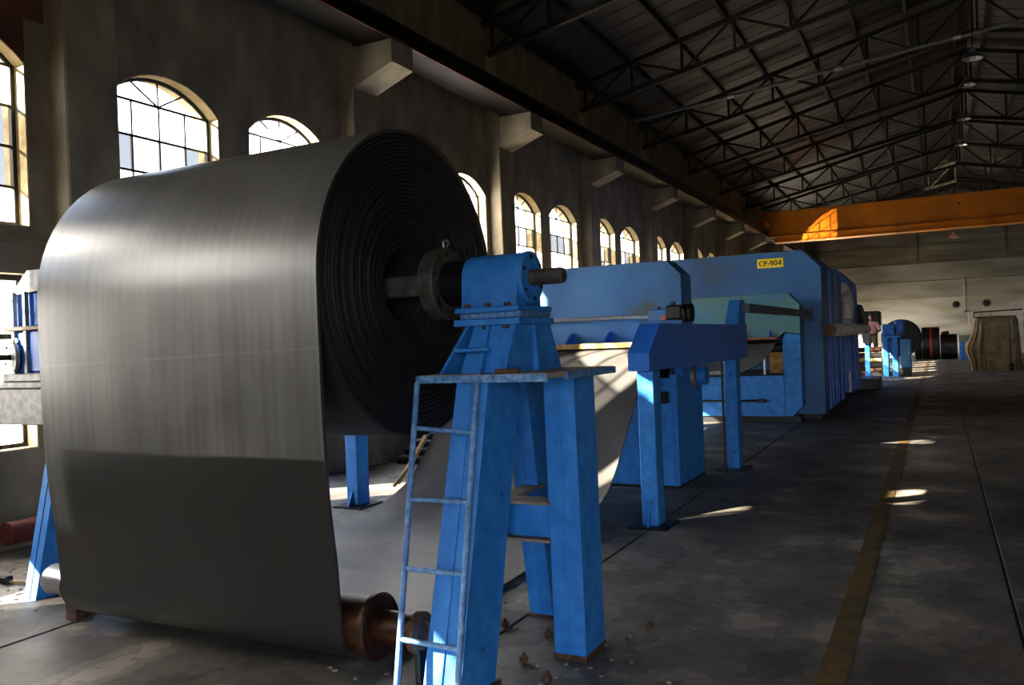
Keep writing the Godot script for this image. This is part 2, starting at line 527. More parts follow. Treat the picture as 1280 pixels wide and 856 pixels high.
func shell() -> void:
	# floor: concrete slabs, joints recessed
	var f := thing("floor", "grey worn concrete slab floor of the factory hall", "floor", Vector3.ZERO, "", "structure")
	obj("joint_bed", MB.new().span(-9.0, 11.0, -0.4, -0.012, ZB + 1.0, ZE - 1.0), M.joint, f)
	var xs := [-7.5, -4.9, -2.28, 0.335, 2.95, 5.57, 9.5]
	var zs := []
	var z := ZB
	var rng := RandomNumberGenerator.new()
	rng.seed = 4
	while z > ZE + 1.0:
		zs.append(z)
		z -= 4.1
	zs.append(ZE - 0.2)
	for i in xs.size() - 1:
		for j in zs.size() - 1:
			var dy := rng.randf_range(-0.003, 0.0)
			obj("slab", MB.new().span(xs[i] + 0.008, xs[i + 1] - 0.008, -0.2, dy, zs[j] - 0.006, zs[j + 1] + 0.006, 0.006), M.floor, f)
	var st := thing("floor_stripe", "faded yellow painted stripe running down the concrete aisle floor", "floor marking", Vector3(-0.5, 0, -10))
	for k in 13:
		var a := 6.0 - k * 4.1
		obj("painted_length", MB.new().span(-0.575, -0.445, 0.0, 0.002, a, a - 4.1), M.floor_yellow, st)
	# window wall
	var w := thing("wall_left", "tall grey concrete wall with paired arched windows and pilasters", "wall", Vector3(XI, 0, -20), "", "structure")
	var zt := ZE - 0.5
	obj("base_course", MB.new().span(XO, XI, -0.1, SILL1, ZL, -5.7), M.wall, w)
	obj("base_course", MB.new().span(XO, XI, -0.1, SILL1, -7.1, -7.58), M.wall, w)
	obj("base_course", MB.new().span(XO, XI, -0.1, SILL1, -9.0, -46.1), M.wall, w)
	obj("base_course", MB.new().span(XO, XI, -0.1, SILL1, -54.4, zt), M.wall, w)
	obj("threshold", MB.new().span(XO, XI, -0.1, 0.005, -5.7, -9.0), M.wall, w)
	obj("threshold", MB.new().span(XO, XI, -0.1, 0.005, -46.1, -54.4), M.wall, w)  # sill of the added opening hidden behind the press
	var dr := thing("door_1", "pair of open doorways in the window wall behind the belt roll", "door", Vector3(-7.5, 0, -6.4), "", "structure")
	obj("door_frame", MB.new().span(-7.53, -7.47, 0.0, HEAD1, -5.7, -5.76).span(-7.53, -7.47, 0.0, HEAD1, -7.04, -7.1).span(-7.53, -7.47, HEAD1 - 0.06, HEAD1, -5.76, -7.04), M.frame_dark, dr)
	obj("door_side_pier", MB.new().span(XO, XI, 0.0, HEAD1, -8.45, -9.0), M.wall, w)
	obj("door_frame", MB.new().span(-7.53, -7.47, 0.0, HEAD1, -7.58, -7.64).span(-7.53, -7.47, 0.0, HEAD1, -8.39, -8.45).span(-7.53, -7.47, HEAD1 - 0.06, HEAD1, -7.64, -8.39), M.frame_dark, dr)
	obj("door_leaf", MB.new().span(-9.0, -7.72, 0.02, HEAD1 - 0.08, -7.06, -7.1, 0.005), M.blue, dr)
	obj("middle_band", MB.new().span(XO, XI, HEAD1, SILL2, ZL, -46.1), M.wall, w)
	obj("middle_band", MB.new().span(XO, XI, HEAD1, SILL2, -54.4, zt), M.wall, w)
	obj("upper_wall", MB.new().span(XO, XI, APEX + 0.12, 7.72, ZL, -5.0), M.red_wall, w)
	obj("upper_wall", MB.new().span(XO, XI, APEX + 0.12, 7.72, -5.0, zt), M.wall, w)
	var wins := window_spans()
	var last := ZL
	for i in wins.size() + 1:
		var z0: float = wins[i][0] if i < wins.size() else zt
		var m: Material = M.red_wall if i == 7 else M.wall
		if i < wins.size():
			obj("pier", MB.new().span(XO, XI, SILL1, HEAD1, last, z0), M.wall, w)
			obj("pier", MB.new().span(XO, XI, SILL2, APEX + 0.12, last, z0), m, w)
		else:
			obj("pier", MB.new().span(XO, XI, SILL1, APEX + 0.12, last, -46.1), M.wall, w)
			obj("pier", MB.new().span(XO, XI, SILL1, APEX + 0.12, -54.4, zt), M.wall, w)
			obj("added_opening_lintel", MB.new().span(XO, XI, 3.3, APEX + 0.12, -46.1, -54.4), M.wall, w)  # over a hidden opening added to throw light on the end wall
		if i < wins.size():
			last = wins[i][1]
			var poly := PackedVector2Array([Vector2(last, APEX + 0.12), Vector2(z0, APEX + 0.12)])
			for q in arc_pts(z0, last, 12):
				poly.append(q)
			obj("arch_header", MB.new().prism(poly, XO, XI, Vector3.BACK, Vector3.UP, Vector3.RIGHT), m, w)
			# plastered reveals
			if z0 < 1.5:
				var rv := MB.new()
				rv.span(XO + 0.02, XI - 0.003, SILL2, SPRING, last, last + 0.012)
				rv.span(XO + 0.02, XI - 0.003, SILL1, HEAD1, last, last + 0.012)
				if i != 8 and i != 9:
					rv.span(XO + 0.02, XI - 0.003, SILL1, SILL1 + 0.012, z0, last)
				rv.span(XO + 0.02, XI - 0.003, SILL2, SILL2 + 0.012, z0, last)
				var ap := arc_pts(z0, last, 12)
				for k in 12:
					var c: Vector2 = (ap[k] + ap[k + 1]) * 0.5
					var d: Vector2 = ap[k + 1] - ap[k]
					pass
					rv.box(Vector3((XO + XI) * 0.5 + 0.008, c.y - 0.005, c.x), Vector3(XI - XO - 0.022, 0.012, d.length() + 0.004), 0.0, Basis(Vector3.RIGHT, -atan2(d.y, d.x)))
				obj("reveal", rv, M.reveal, w)
	var ps := pilaster_z()
	for c in ps:
		obj("pilaster", MB.new().span(XI - 0.05, -7.08, 0.0, 7.0, c + 0.28, c - 0.28, 0.015), M.wall, w)
		var cp := PackedVector2Array([Vector2(-7.1, 5.25), Vector2(-6.43, 5.5), Vector2(-6.43, 5.81), Vector2(-7.1, 5.81)])
		obj("corbel", MB.new().prism(cp, c + 0.26, c - 0.26, Vector3.RIGHT, Vector3.UP, Vector3.BACK), M.wall, w)
	obj("sill_ledge", MB.new().span(XI - 0.01, XI + 0.05, 2.72, 2.76, -0.8, -5.0), M.wall, w)
	for i in wins.size():
		window(i + 1, wins[i][0], wins[i][1])
	# the other walls and the roof
	var r := thing("wall_right", "plain concrete wall on the shaded side of the hall", "wall", Vector3(XR, 0, -20), "", "structure")
	obj("wall_panel", MB.new().span(XR, XR + 0.35, -0.1, 7.72, ZB + 0.5, zt), M.wall, r)
	for side in [0, 1]:
		var zz := ZE if side else ZB
		var z2 := zz + (-0.35 if side else 0.35)
		var e := thing("wall_end" if side else "wall_front", "far concrete gable wall, with light painted into its foot" if side else "gable wall behind the viewer", "wall", Vector3(1, 0, zz), "", "structure")
		var gp := PackedVector2Array([Vector2(XO, -0.1), Vector2(XR + 0.35, -0.1), Vector2(XR + 0.35, 7.7), Vector2(1.0, 9.72), Vector2(XO, 7.7)])
		if side == 0:
			# unseen wide opening behind the camera, added to light the machine fronts
			gp = PackedVector2Array([Vector2(XO, -0.1), Vector2(0.4, -0.1), Vector2(0.4, 4.4), Vector2(5.8, 4.4), Vector2(5.8, -0.1), Vector2(XR + 0.35, -0.1), Vector2(XR + 0.35, 7.7), Vector2(1.0, 9.72), Vector2(XO, 7.7)])
		if side:
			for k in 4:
				obj("painted_glow_step", MB.new().span(XI, XR, [0.0, 1.22, 2.27, 3.32][k], [1.22, 2.27, 3.32, 4.37][k], ZE, ZE + 0.02 + 0.003 * (k % 2)), M.wall_glow_low if k < 3 else M.wall_glow_mid, e)  # stacked panels paint the low glow on the end wall, paler downwards
			obj("painted_glow_step", MB.new().span(XI, XR, 4.37, 5.42, ZE, ZE + 0.02), M.wall_glow_faint, e)
		obj("gable", MB.new().prism(gp, zz, z2, Vector3.RIGHT, Vector3.UP, Vector3.BACK), M.end_wall, e)
		if side:
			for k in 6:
				obj("formwork_band", MB.new().span(XI, XR, 1.2 + k * 1.05, 1.24 + k * 1.05, ZE, ZE + 0.035), M.wall_glow_low if k < 3 else M.end_wall, e)
			for x in [-1.2, 3.3, 7.5]:
				obj("wall_rib", MB.new().span(x - 0.25, x + 0.25, 5.42, 7.6, ZE, ZE + 0.06, 0.01), M.end_wall, e)
	var c := thing("ceiling", "dark boarded pitched roof above the steel trusses", "ceiling", Vector3(1, 9.4, -20), "", "structure")
	for s in [-1.0, 1.0]:
		var poly := PackedVector2Array([Vector2(1.0, 9.66), Vector2(1.0 + s * 9.1, 7.52), Vector2(1.0 + s * 9.1, 7.68), Vector2(1.0, 9.82)])
		obj("roof_slope", MB.new().prism(poly, ZB + 0.6, ZE - 0.6, Vector3.RIGHT, Vector3.UP, Vector3.BACK), M.roof, c)
		for k in 8:
			var x := 0.35 + k * 1.12
			obj("purlin", MB.new().span(1.0 + s * x - 0.04, 1.0 + s * x + 0.04, 9.66 - x * 0.235 - 0.14, 9.66 - x * 0.235 - 0.008, ZB, ZE), M.truss, c)
		# boards lapped across the slope, each lap a low step
		var bd := MB.new()
		var zz := -8.0
		while zz > ZE:
			var a := Vector3(1.0, 9.66, zz)
			var b := Vector3(1.0 + s * 8.3, 9.66 - 8.3 * 0.235, zz)
			bd.hexa([a, b, b + Vector3(0, 0, -0.05), a + Vector3(0, 0, -0.05)], [a + Vector3(0, -0.01, 0), b + Vector3(0, -0.01, 0), b + Vector3(0, -0.01, -0.05), a + Vector3(0, -0.01, -0.05)])
			zz -= 0.6
		var lap := obj("board_laps", bd, M.roof, c)
		lap.set_meta("kind", "stuff")

func window(n: int, z0: float, z1: float) -> void:
	var near_ := z0 < -1.0 and z0 > -31.0
	var zc := (z0 + z1) * 0.5
	var w := thing("window_%d" % n, "arched steel-framed factory window above a square one, bay %d along the wall" % n, "window", Vector3(-7.5, SILL1, zc), "", "structure")
	var X := -7.5
	var W := z0 - z1
	var fr := MB.new()
	var t := 0.05
	for q in [[SILL2, SPRING]] if (n == 9 or n == 10) else [[SILL1, HEAD1], [SILL2, SPRING]]:
		fr.span(X - t / 2, X + t / 2, q[0], q[1], z0, z0 - t)
		fr.span(X - t / 2, X + t / 2, q[0], q[1], z1 + t, z1)
		fr.span(X - t / 2, X + t / 2, q[0], q[0] + t, z0 - t, z1 + t)
	if n != 9 and n != 10:
		fr.span(X - t / 2, X + t / 2, HEAD1 - t, HEAD1, z0 - t, z1 + t)
	var ap := arc_pts(z0, z1, 12)
	for k in 12:
		var a: Vector2 = ap[k]
		var b: Vector2 = ap[k + 1]
		fr.tube(Vector3(X, a.y - 0.02, a.x), Vector3(X, b.y - 0.02, b.x), 0.028, 6)
	obj("window_frame", fr, M.frame_dark, w)
	# bars
	var rows2 := [SILL2, SILL2 + 0.373, SILL2 + 0.745, SILL2 + 1.118, SPRING]
	var rows1 := [SILL1, SILL1 + 0.5, SILL1 + 1.02, HEAD1]
	var cols := []
	for k in 5:
		cols.append(lerpf(z0, z1, k / 4.0))
	var bt := 0.011
	for k in range(1, 5):
		obj("glazing_bar", MB.new().span(X - bt, X + bt, rows2[k] - bt, rows2[k] + bt, z0, z1), M.frame_dark, w)
	for k in range(1, 1 if (n == 9 or n == 10) else 3):
		var th := 0.025 if k == 2 else bt
		obj("glazing_bar", MB.new().span(X - bt, X + bt, rows1[k] - th, rows1[k] + th, z0, z1), M.frame_dark, w)
	for k in range(1, 4):
		obj("glazing_bar", MB.new().span(X - bt, X + bt, SILL2, SPRING, cols[k] + bt, cols[k] - bt), M.frame_dark, w)
		if n != 9 and n != 10:
			obj("glazing_bar", MB.new().span(X - bt, X + bt, SILL1, HEAD1, cols[k] + bt, cols[k] - bt), M.frame_dark, w)
	var hub := Vector2(zc, SPRING)
	var ribs := [3, 6, 9]
	for k in ribs:
		var q: Vector2 = ap[k]
		obj("glazing_bar", MB.new().tube(Vector3(X, hub.y, hub.x), Vector3(X, q.y, q.x), bt, 6), M.frame_dark, w)
	# panes
	var rng := RandomNumberGenerator.new()
	rng.seed = 100 + n
	if near_:
		for k in 4:
			for r in 4:
				var m := "pane_0"
				if r == 2 or (r == 1 and rng.randf() < 0.3):
					m = "pane_%d" % rng.randi_range(1, 2)
				if (n == 7 and r >= 2) or (n == 12 and r >= 1) or (n == 11 and r >= 1) or (n == 10 and r == 3):
					m = "frosted_0"
				obj("pane", MB.new().span(X - 0.002, X + 0.002, rows2[r], rows2[r + 1], cols[k], cols[k + 1]), M[m], w)
			for r in 0 if (n == 9 or n == 10) else 3:
				obj("pane", MB.new().span(X - 0.002, X + 0.002, rows1[r], rows1[r + 1], cols[k], cols[k + 1]), M.frosted_0 if n == 8 or (n == 7 and r > 0) else M["pane_%d" % (1 if rng.randf() < 0.35 else 0)], w)
		var cuts := [0, 3, 6, 9, 12]
		for k in 4:
			var poly := PackedVector2Array([hub])
			for j in range(cuts[k], cuts[k + 1] + 1):
				poly.append(ap[j] - Vector2(0, 0.01 if j > 0 and j < 12 else 0.0) + (Vector2(0, 0.001) if j == 0 or j == 12 else Vector2.ZERO))
			obj("pane", MB.new().prism(poly, X - 0.002, X + 0.002, Vector3.BACK, Vector3.UP, Vector3.RIGHT), M.frosted_0 if n >= 10 and n <= 12 else M.pane_0, w)
	else:
		var gm: Material = M.pane_0
		if z0 < -38.0:
			gm = M.dimming_glass
		if z0 > 0.0:
			gm = M.frosted_2 if n == 5 else M.frosted_3 if n == 6 else M.frosted_0
		if n == 5:
			obj("glazing", MB.new().span(X - 0.002, X + 0.002, SILL2, rows2[2], z0, z1), M.pane_0, w)
			obj("glazing", MB.new().span(X - 0.002, X + 0.002, rows2[2], SPRING, z0, z1), gm, w)
		else:
			obj("glazing", MB.new().span(X - 0.002, X + 0.002, SILL2, SPRING, z0, z1), gm, w)
		obj("glazing", MB.new().span(X - 0.002, X + 0.002, SILL1, HEAD1, z0, z1), M.dimming_glass if z0 > 0.0 else M.frosted_0, w)
		var fp := PackedVector2Array([Vector2(z0, SPRING)])
		for q in ap:
			fp.append(q)
		fp.append(Vector2(z1, SPRING))
		fp.remove_at(0)
		fp.remove_at(fp.size() - 1)
		obj("glazing", MB.new().prism(fp, X - 0.002, X + 0.002, Vector3.BACK, Vector3.UP, Vector3.RIGHT), gm, w)

func roof_steel() -> void:
	var ones := BoxMesh.new()
	ones.size = Vector3.ONE
	var bar := func(o: Node3D, called: String, a: Vector3, b: Vector3, t: float) -> void:
		var d := (b - a)
		var y := d.normalized()
		var x := y.cross(Vector3.BACK).normalized()
		inst(called, ones, M.truss, o, Transform3D(Basis(x * t, y * d.length(), Vector3.BACK * t), (a + b) * 0.5))
	var zs := pilaster_z()
	var proto: Node3D = null
	var words := ["nearest", "second", "third", "fourth", "fifth", "sixth", "seventh", "eighth", "ninth", "tenth", "eleventh"]
	for i in range(5, zs.size()):
		var o: Node3D
		if proto == null:
			o = thing("roof_truss", "", "roof truss", Vector3(1, 8.6, zs[i] + 0.35), "roof trusses")
			proto = o
			for s in [-1.0, 1.0]:
				var top := func(x: float) -> Vector3: return Vector3(s * x, 0.87 - x * 0.235, 0)
				var bot := func(x: float) -> Vector3: return Vector3(s * x, -0.02 - x * 0.197, 0)
				bar.call(o, "top_chord", top.call(0.0), top.call(8.3), 0.11)
				bar.call(o, "bottom_chord", bot.call(0.0), bot.call(8.2), 0.1)
				for k in 8:
					var x0 := 8.1 - k * 1.15
					bar.call(o, "strut", top.call(maxf(x0, 0.0)), bot.call(maxf(x0, 0.0)), 0.055)
					if k < 7:
						if k % 2:
							bar.call(o, "diagonal", top.call(x0), bot.call(x0 - 1.15), 0.055)
						else:
							bar.call(o, "diagonal", bot.call(x0), top.call(x0 - 1.15), 0.055)
		else:
			o = proto.duplicate()
			o.name = numbered("roof_truss")
			add_child(o)
			o.position = Vector3(1, 8.6, zs[i] + 0.35)
		tag(o, "dark steel roof truss, %s from the viewer of the row spanning the hall" % words[i - 5], "roof truss", "roof trusses")
	# runway of the crane along the window wall
	var b := thing("crane_runway", "dark steel crane runway beam with red edge on concrete corbels", "beam", Vector3(-6.7, 5.82, -20))
	obj("beam_web", MB.new().span(-6.62, -6.56, 5.86, 6.06, ZB, ZE), M.dark_steel, b)
	obj("bottom_flange", MB.new().span(-7.0, -6.47, 5.815, 5.86, ZB, ZE), M.dark_steel, b)
	obj("top_flange", MB.new().span(-6.85, -6.45, 6.06, 6.1, ZB, ZE), M.dark_steel, b)
	obj("red_edge_bar", MB.new().span(-6.47, -6.44, 5.82, 5.855, ZB, ZE), M.red_rail, b)
	obj("rail", MB.new().span(-6.68, -6.6, 6.1, 6.16, ZB, ZE), M.dark_steel, b)
	var p := thing("overhead_pipe", "long pale pipe slung under the roof trusses", "pipe", Vector3(-2, 8, -22))
	obj("pipe_run", MB.new().tube(Vector3(-7.2, 7.56, -21.9), Vector3(2.6, 8.56, -22.2), 0.045, 10), M.grey_steel, p)
	for k in 3:
		var q := Vector3(-7.2, 7.56, -21.9).lerp(Vector3(3.2, 8.62, -22.2), 0.25 + 0.25 * k)
		obj("coupling", MB.new().tube(q - Vector3(0.08, 0.008, 0), q + Vector3(0.08, 0.008, 0), 0.06, 10), M.silver, p)
	var lp := [[Vector3(0.86, 7.5, -21.0), "dish pendant lamp high above the aisle in front of the trusses"], [Vector3(0.66, 5.25, -38.3), "small pendant lamp hanging below the yellow crane girder"], [Vector3(0.9, 8.1, -25.6), "dish pendant lamp second from the viewer along the roof ridge"], [Vector3(0.92, 8.15, -30.0), "dish pendant lamp third from the viewer along the roof ridge"], [Vector3(0.95, 8.2, -34.5), "dish pendant lamp above the yellow crane girder, furthest along the ridge"]]
	for q in lp:
		var a: Vector3 = q[0]
		var l := thing("pendant_lamp", q[1], "lamp", a)
		obj("shade", MB.new().lathe(a, Vector3.UP, [Vector2(0.2, -0.02), Vector2(0.21, -0.02), Vector2(0.17, 0.06), Vector2(0.07, 0.13), Vector2(0.06, 0.2), Vector2(0, 0.2)], 20), M.silver, l)
		obj("bulb", MB.new().lathe(a, Vector3.UP, [Vector2(0, -0.06), Vector2(0.05, -0.03), Vector2(0.06, 0.02), Vector2(0.03, 0.08), Vector2(0, 0.08)], 12, true), M.white_cloth, l)
		obj("stem", MB.new().tube(a + Vector3(0, 0.2, 0), a + Vector3(0, (9.55 - a.y) if a.y > 7 else 0.35, 0), 0.012, 6), M.dark_steel, l)

func crane() -> void:
	var c := thing("bridge_crane", "yellow box-girder bridge crane spanning the hall", "crane", Vector3(1, 6.2, -38.4))
	var z := -38.0
	obj("girder", MB.new().span(-6.75, 8.8, 5.88, 6.95, z, z - 0.6, 0.01), M.crane_yellow, c)
	obj("bottom_flange", MB.new().span(-6.3, 8.4, 5.62, 5.84, z + 0.02, z - 0.62, 0.008), M.crane_yellow, c)
	obj("flange_lip", MB.new().span(-6.4, 8.5, 5.84, 5.885, z + 0.09, z - 0.69, 0.006), M.crane_yellow, c)
	obj("lower_lip", MB.new().span(-6.3, 8.4, 5.59, 5.625, z + 0.07, z - 0.67, 0.006), M.crane_yellow, c)
	for s in [0, 1]:
		var x := -6.64 if s == 0 else 8.7
		obj("end_carriage", MB.new().span(x - 0.15, x + 0.15, 6.22, 6.5, z + 1.0, z - 1.6, 0.02), M.crane_yellow, c)
		for k in [0.7, -1.3]:
			obj("wheel", MB.new().tube(Vector3(x - 0.05, 6.26, z + k), Vector3(x + 0.05, 6.26, z + k), 0.1, 16), M.dark_steel, c)
	obj("hole_cover", MB.new().tube(Vector3(0.9, 6.55, z + 0.001), Vector3(0.9, 6.55, z + 0.02), 0.05, 12), M.black_steel, c)

# ---------------------------------------------------------------- the roll of belt
const RX0 := -2.65
const RX1 := -4.77
const RC := Vector3(0, 1.995, -4.03)
const RR := 0.86

func belt() -> void:
	var o := thing("belt_roll", "huge roll of black rubber conveyor belt, its end hanging and running on to the press", "conveyor belt", Vector3(-3.8, 0, -4.2))
	# wound body: the near face shows the windings, each standing a little proud or back
	var rng := RandomNumberGenerator.new()
	rng.seed = 21
	var prof := [Vector2(0.2, 0.16)]
	var r := 0.2
	while r < RR - 0.012:
		var st := 0.021 + rng.randf_range(-0.003, 0.004)
		var hgt := rng.randf_range(-0.012, 0.012) - 0.10 * pow(clampf((0.62 - r) / 0.42, 0, 1), 1.5)
		prof.append(Vector2(r + 0.003, hgt - 0.012))
		prof.append(Vector2(r + 0.007, hgt))
		prof.append(Vector2(r + st - 0.003, hgt + 0.002))
		prof.append(Vector2(r + st, hgt - 0.014))
		r += st
	prof.append(Vector2(RR, -0.02))
	prof.append(Vector2(RR, RX1 - RX0))
	prof.append(Vector2(0.2, RX1 - RX0))
	prof[0] = Vector2(0.2, RX1 - RX0)
	prof.insert(1, Vector2(0.2, -0.12))
	prof.reverse()
	var body := MB.new()
	body.lathe(Vector3(RX0, RC.y, RC.z), Vector3.RIGHT, prof, 72)
	obj("wound_roll", body, M.rubber_edge, o)
	# outer turn and hanging length, one strip
	var pr := []
	for k in 37:
		var a := deg_to_rad(215.0 - k * 215.0 / 36.0)
		pr.append(Vector2(RC.z + (RR + 0.015) * cos(a), RC.y + (RR + 0.015) * sin(a)))
	for q in [Vector2(-3.155, 1.8), Vector2(-3.158, 1.4), Vector2(-3.168, 1.1), Vector2(-3.18, 0.92), Vector2(-3.20, 0.75), Vector2(-3.218, 0.6), Vector2(-3.228, 0.45), Vector2(-3.235, 0.35)]:
		pr.append(q)
	for k in 7:
		var a := deg_to_rad(-5.0 - k * 14.0)
		pr.append(Vector2(-3.385 + 0.15 * cos(a), 0.262 + 0.15 * sin(a)))
	obj("hanging_length", MB.new().sheet(pr, RX0, RX1, 0.02, 8), M.belt_top, o)
	var ri := [Vector2(-3.41, 0.113), Vector2(-3.7, 0.09), Vector2(-4.2, 0.05), Vector2(-4.8, 0.03), Vector2(-5.4, 0.035), Vector2(-5.9, 0.07), Vector2(-6.4, 0.14), Vector2(-6.8, 0.25), Vector2(-7.03, 0.36), Vector2(-7.3, 0.58), Vector2(-7.65, 0.91), Vector2(-8.0, 1.26), Vector2(-8.2, 1.44), Vector2(-8.5, 1.54), Vector2(-8.85, 1.55), Vector2(-9.2, 1.42), Vector2(-9.6, 1.28), Vector2(-10.2, 1.18), Vector2(-11.3, 1.09), Vector2(-12.3, 1.07), Vector2(-13.2, 1.09), Vector2(-14.1, 1.15), Vector2(-15.2, 1.33), Vector2(-15.7, 1.46), Vector2(-16.6, 1.5)]
	var rs := []
	for i in ri.size() - 1:
		var p0: Vector2 = ri[maxi(i - 1, 0)]
		var p3: Vector2 = ri[mini(i + 2, ri.size() - 1)]
		for k in 3:
			rs.append(ri[i].cubic_interpolate(ri[i + 1], p0, p3, k / 3.0))
	rs.append(ri[-1])
	obj("rising_length", MB.new().sheet(rs, RX0, RX1, 0.018, 6), M.belt_under, o)
	# two pale edge strips lying along the far edge
	for k in 2:
		var s := MB.new()
		var pts := []
		for q in [Vector2(-6.75 - k * 0.1, 0.27), Vector2(-7.05, 0.43), Vector2(-7.3, 0.63), Vector2(-7.55, 0.88)]:
			pts.append(Vector3(RX1 - 0.04 - k * 0.05, q.y + 0.02, q.x - k * 0.05))
		s.path(pts, 0.018, 6)
		obj("edge_strip", s, M.tan_strip, o)
	# shaft with hub and collar
	var sh := thing("roll_shaft", "dark shaft through the roll with a round bolted collar and bare end", "shaft", Vector3(-2.4, 2, -4.03))
	obj("core_bar", MB.new().span(-5.4, -2.53, RC.y - 0.06, RC.y + 0.06, RC.z - 0.06, RC.z + 0.06, 0.008), M.iron, sh)
	obj("collar", MB.new().lathe(Vector3(-2.53, RC.y, RC.z), Vector3.RIGHT, [Vector2(0, 0), Vector2(0.195, 0), Vector2(0.205, 0.01), Vector2(0.205, 0.085), Vector2(0.195, 0.095), Vector2(0, 0.095)], 40), M.iron, sh)
	for k in 6:
		var a := TAU * (k + 0.3) / 6
		var q := Vector3(-2.435, RC.y + 0.165 * sin(a), RC.z + 0.165 * cos(a))
		obj("bolt_hole", MB.new().tube(q, q + Vector3(0.004, 0, 0), 0.014, 10), M.black_steel, sh)
	obj("hub", MB.new().tube(Vector3(-2.435, RC.y, RC.z), Vector3(-2.28, RC.y, RC.z), 0.125, 28), M.dark_steel, sh)
	obj("shaft_end", MB.new().lathe(Vector3(-1.95, RC.y, RC.z), Vector3.RIGHT, [Vector2(0.043, 0), Vector2(0.043, 0.2), Vector2(0.037, 0.21), Vector2(0, 0.21)], 24), M.iron, sh)
	obj("lifting_eye", MB.new().path([Vector3(-2.48, 2.2, -4.07), Vector3(-2.48, 2.235, -4.1), Vector3(-2.48, 2.25, -4.08), Vector3(-2.48, 2.235, -4.04), Vector3(-2.48, 2.2, -4.05)], 0.008, 6), M.silver, sh)
	# floor roller that the hanging belt goes round
	var ro := thing("floor_roller", "rusty brown flanged roller on the floor under the hanging belt", "roller", Vector3(-3.8, 0.1, -3.385))
	var c := Vector3(-2.72, 0.262, -3.385)
	obj("drum", MB.new().tube(Vector3(-4.82, c.y, c.z), Vector3(-2.56, c.y, c.z), 0.135, 32), M.brown_steel, ro)
	obj("flange", MB.new().lathe(Vector3(-2.56, c.y, c.z), Vector3.RIGHT, [Vector2(0, 0), Vector2(0.16, 0), Vector2(0.166, 0.006), Vector2(0.166, 0.03), Vector2(0.155, 0.04), Vector2(0, 0.04)], 40), M.brown_steel, ro)
	obj("neck", MB.new().tube(Vector3(-2.52, c.y, c.z), Vector3(-2.31, c.y, c.z), 0.085, 28), M.brown_steel, ro)
	obj("end_ring", MB.new().lathe(Vector3(-2.31, c.y, c.z), Vector3.RIGHT, [Vector2(0, 0), Vector2(0.1, 0), Vector2(0.1, 0.035), Vector2(0.06, 0.045), Vector2(0.05, 0.03), Vector2(0, 0.03)], 32), M.rust, ro)
	obj("far_neck", MB.new().lathe(Vector3(-4.82, c.y, c.z), Vector3.LEFT, [Vector2(0, 0), Vector2(0.12, 0), Vector2(0.12, 0.04), Vector2(0.075, 0.05), Vector2(0.095, 0.24), Vector2(0.08, 0.27), Vector2(0, 0.27)], 28), M.silver, ro)
	obj("bearing_block", MB.new().span(-2.3, -2.27, 0.0, 0.2, c.z - 0.05, c.z + 0.05, 0.006), M.dark_steel, ro)
	obj("bearing_block", MB.new().span(-5.0, -4.9, 0.0, 0.19, c.z - 0.16, c.z - 0.02, 0.006), M.rust, ro)

func rect(x0: float, x1: float, z0: float, z1: float, y: float) -> Array:
	return [Vector3(x0, y, z0), Vector3(x1, y, z0), Vector3(x1, y, z1), Vector3(x0, y, z1)]

func weld(a: Vector3, b: Vector3) -> MB:
	return MB.new().tube(a, b, 0.004, 6)

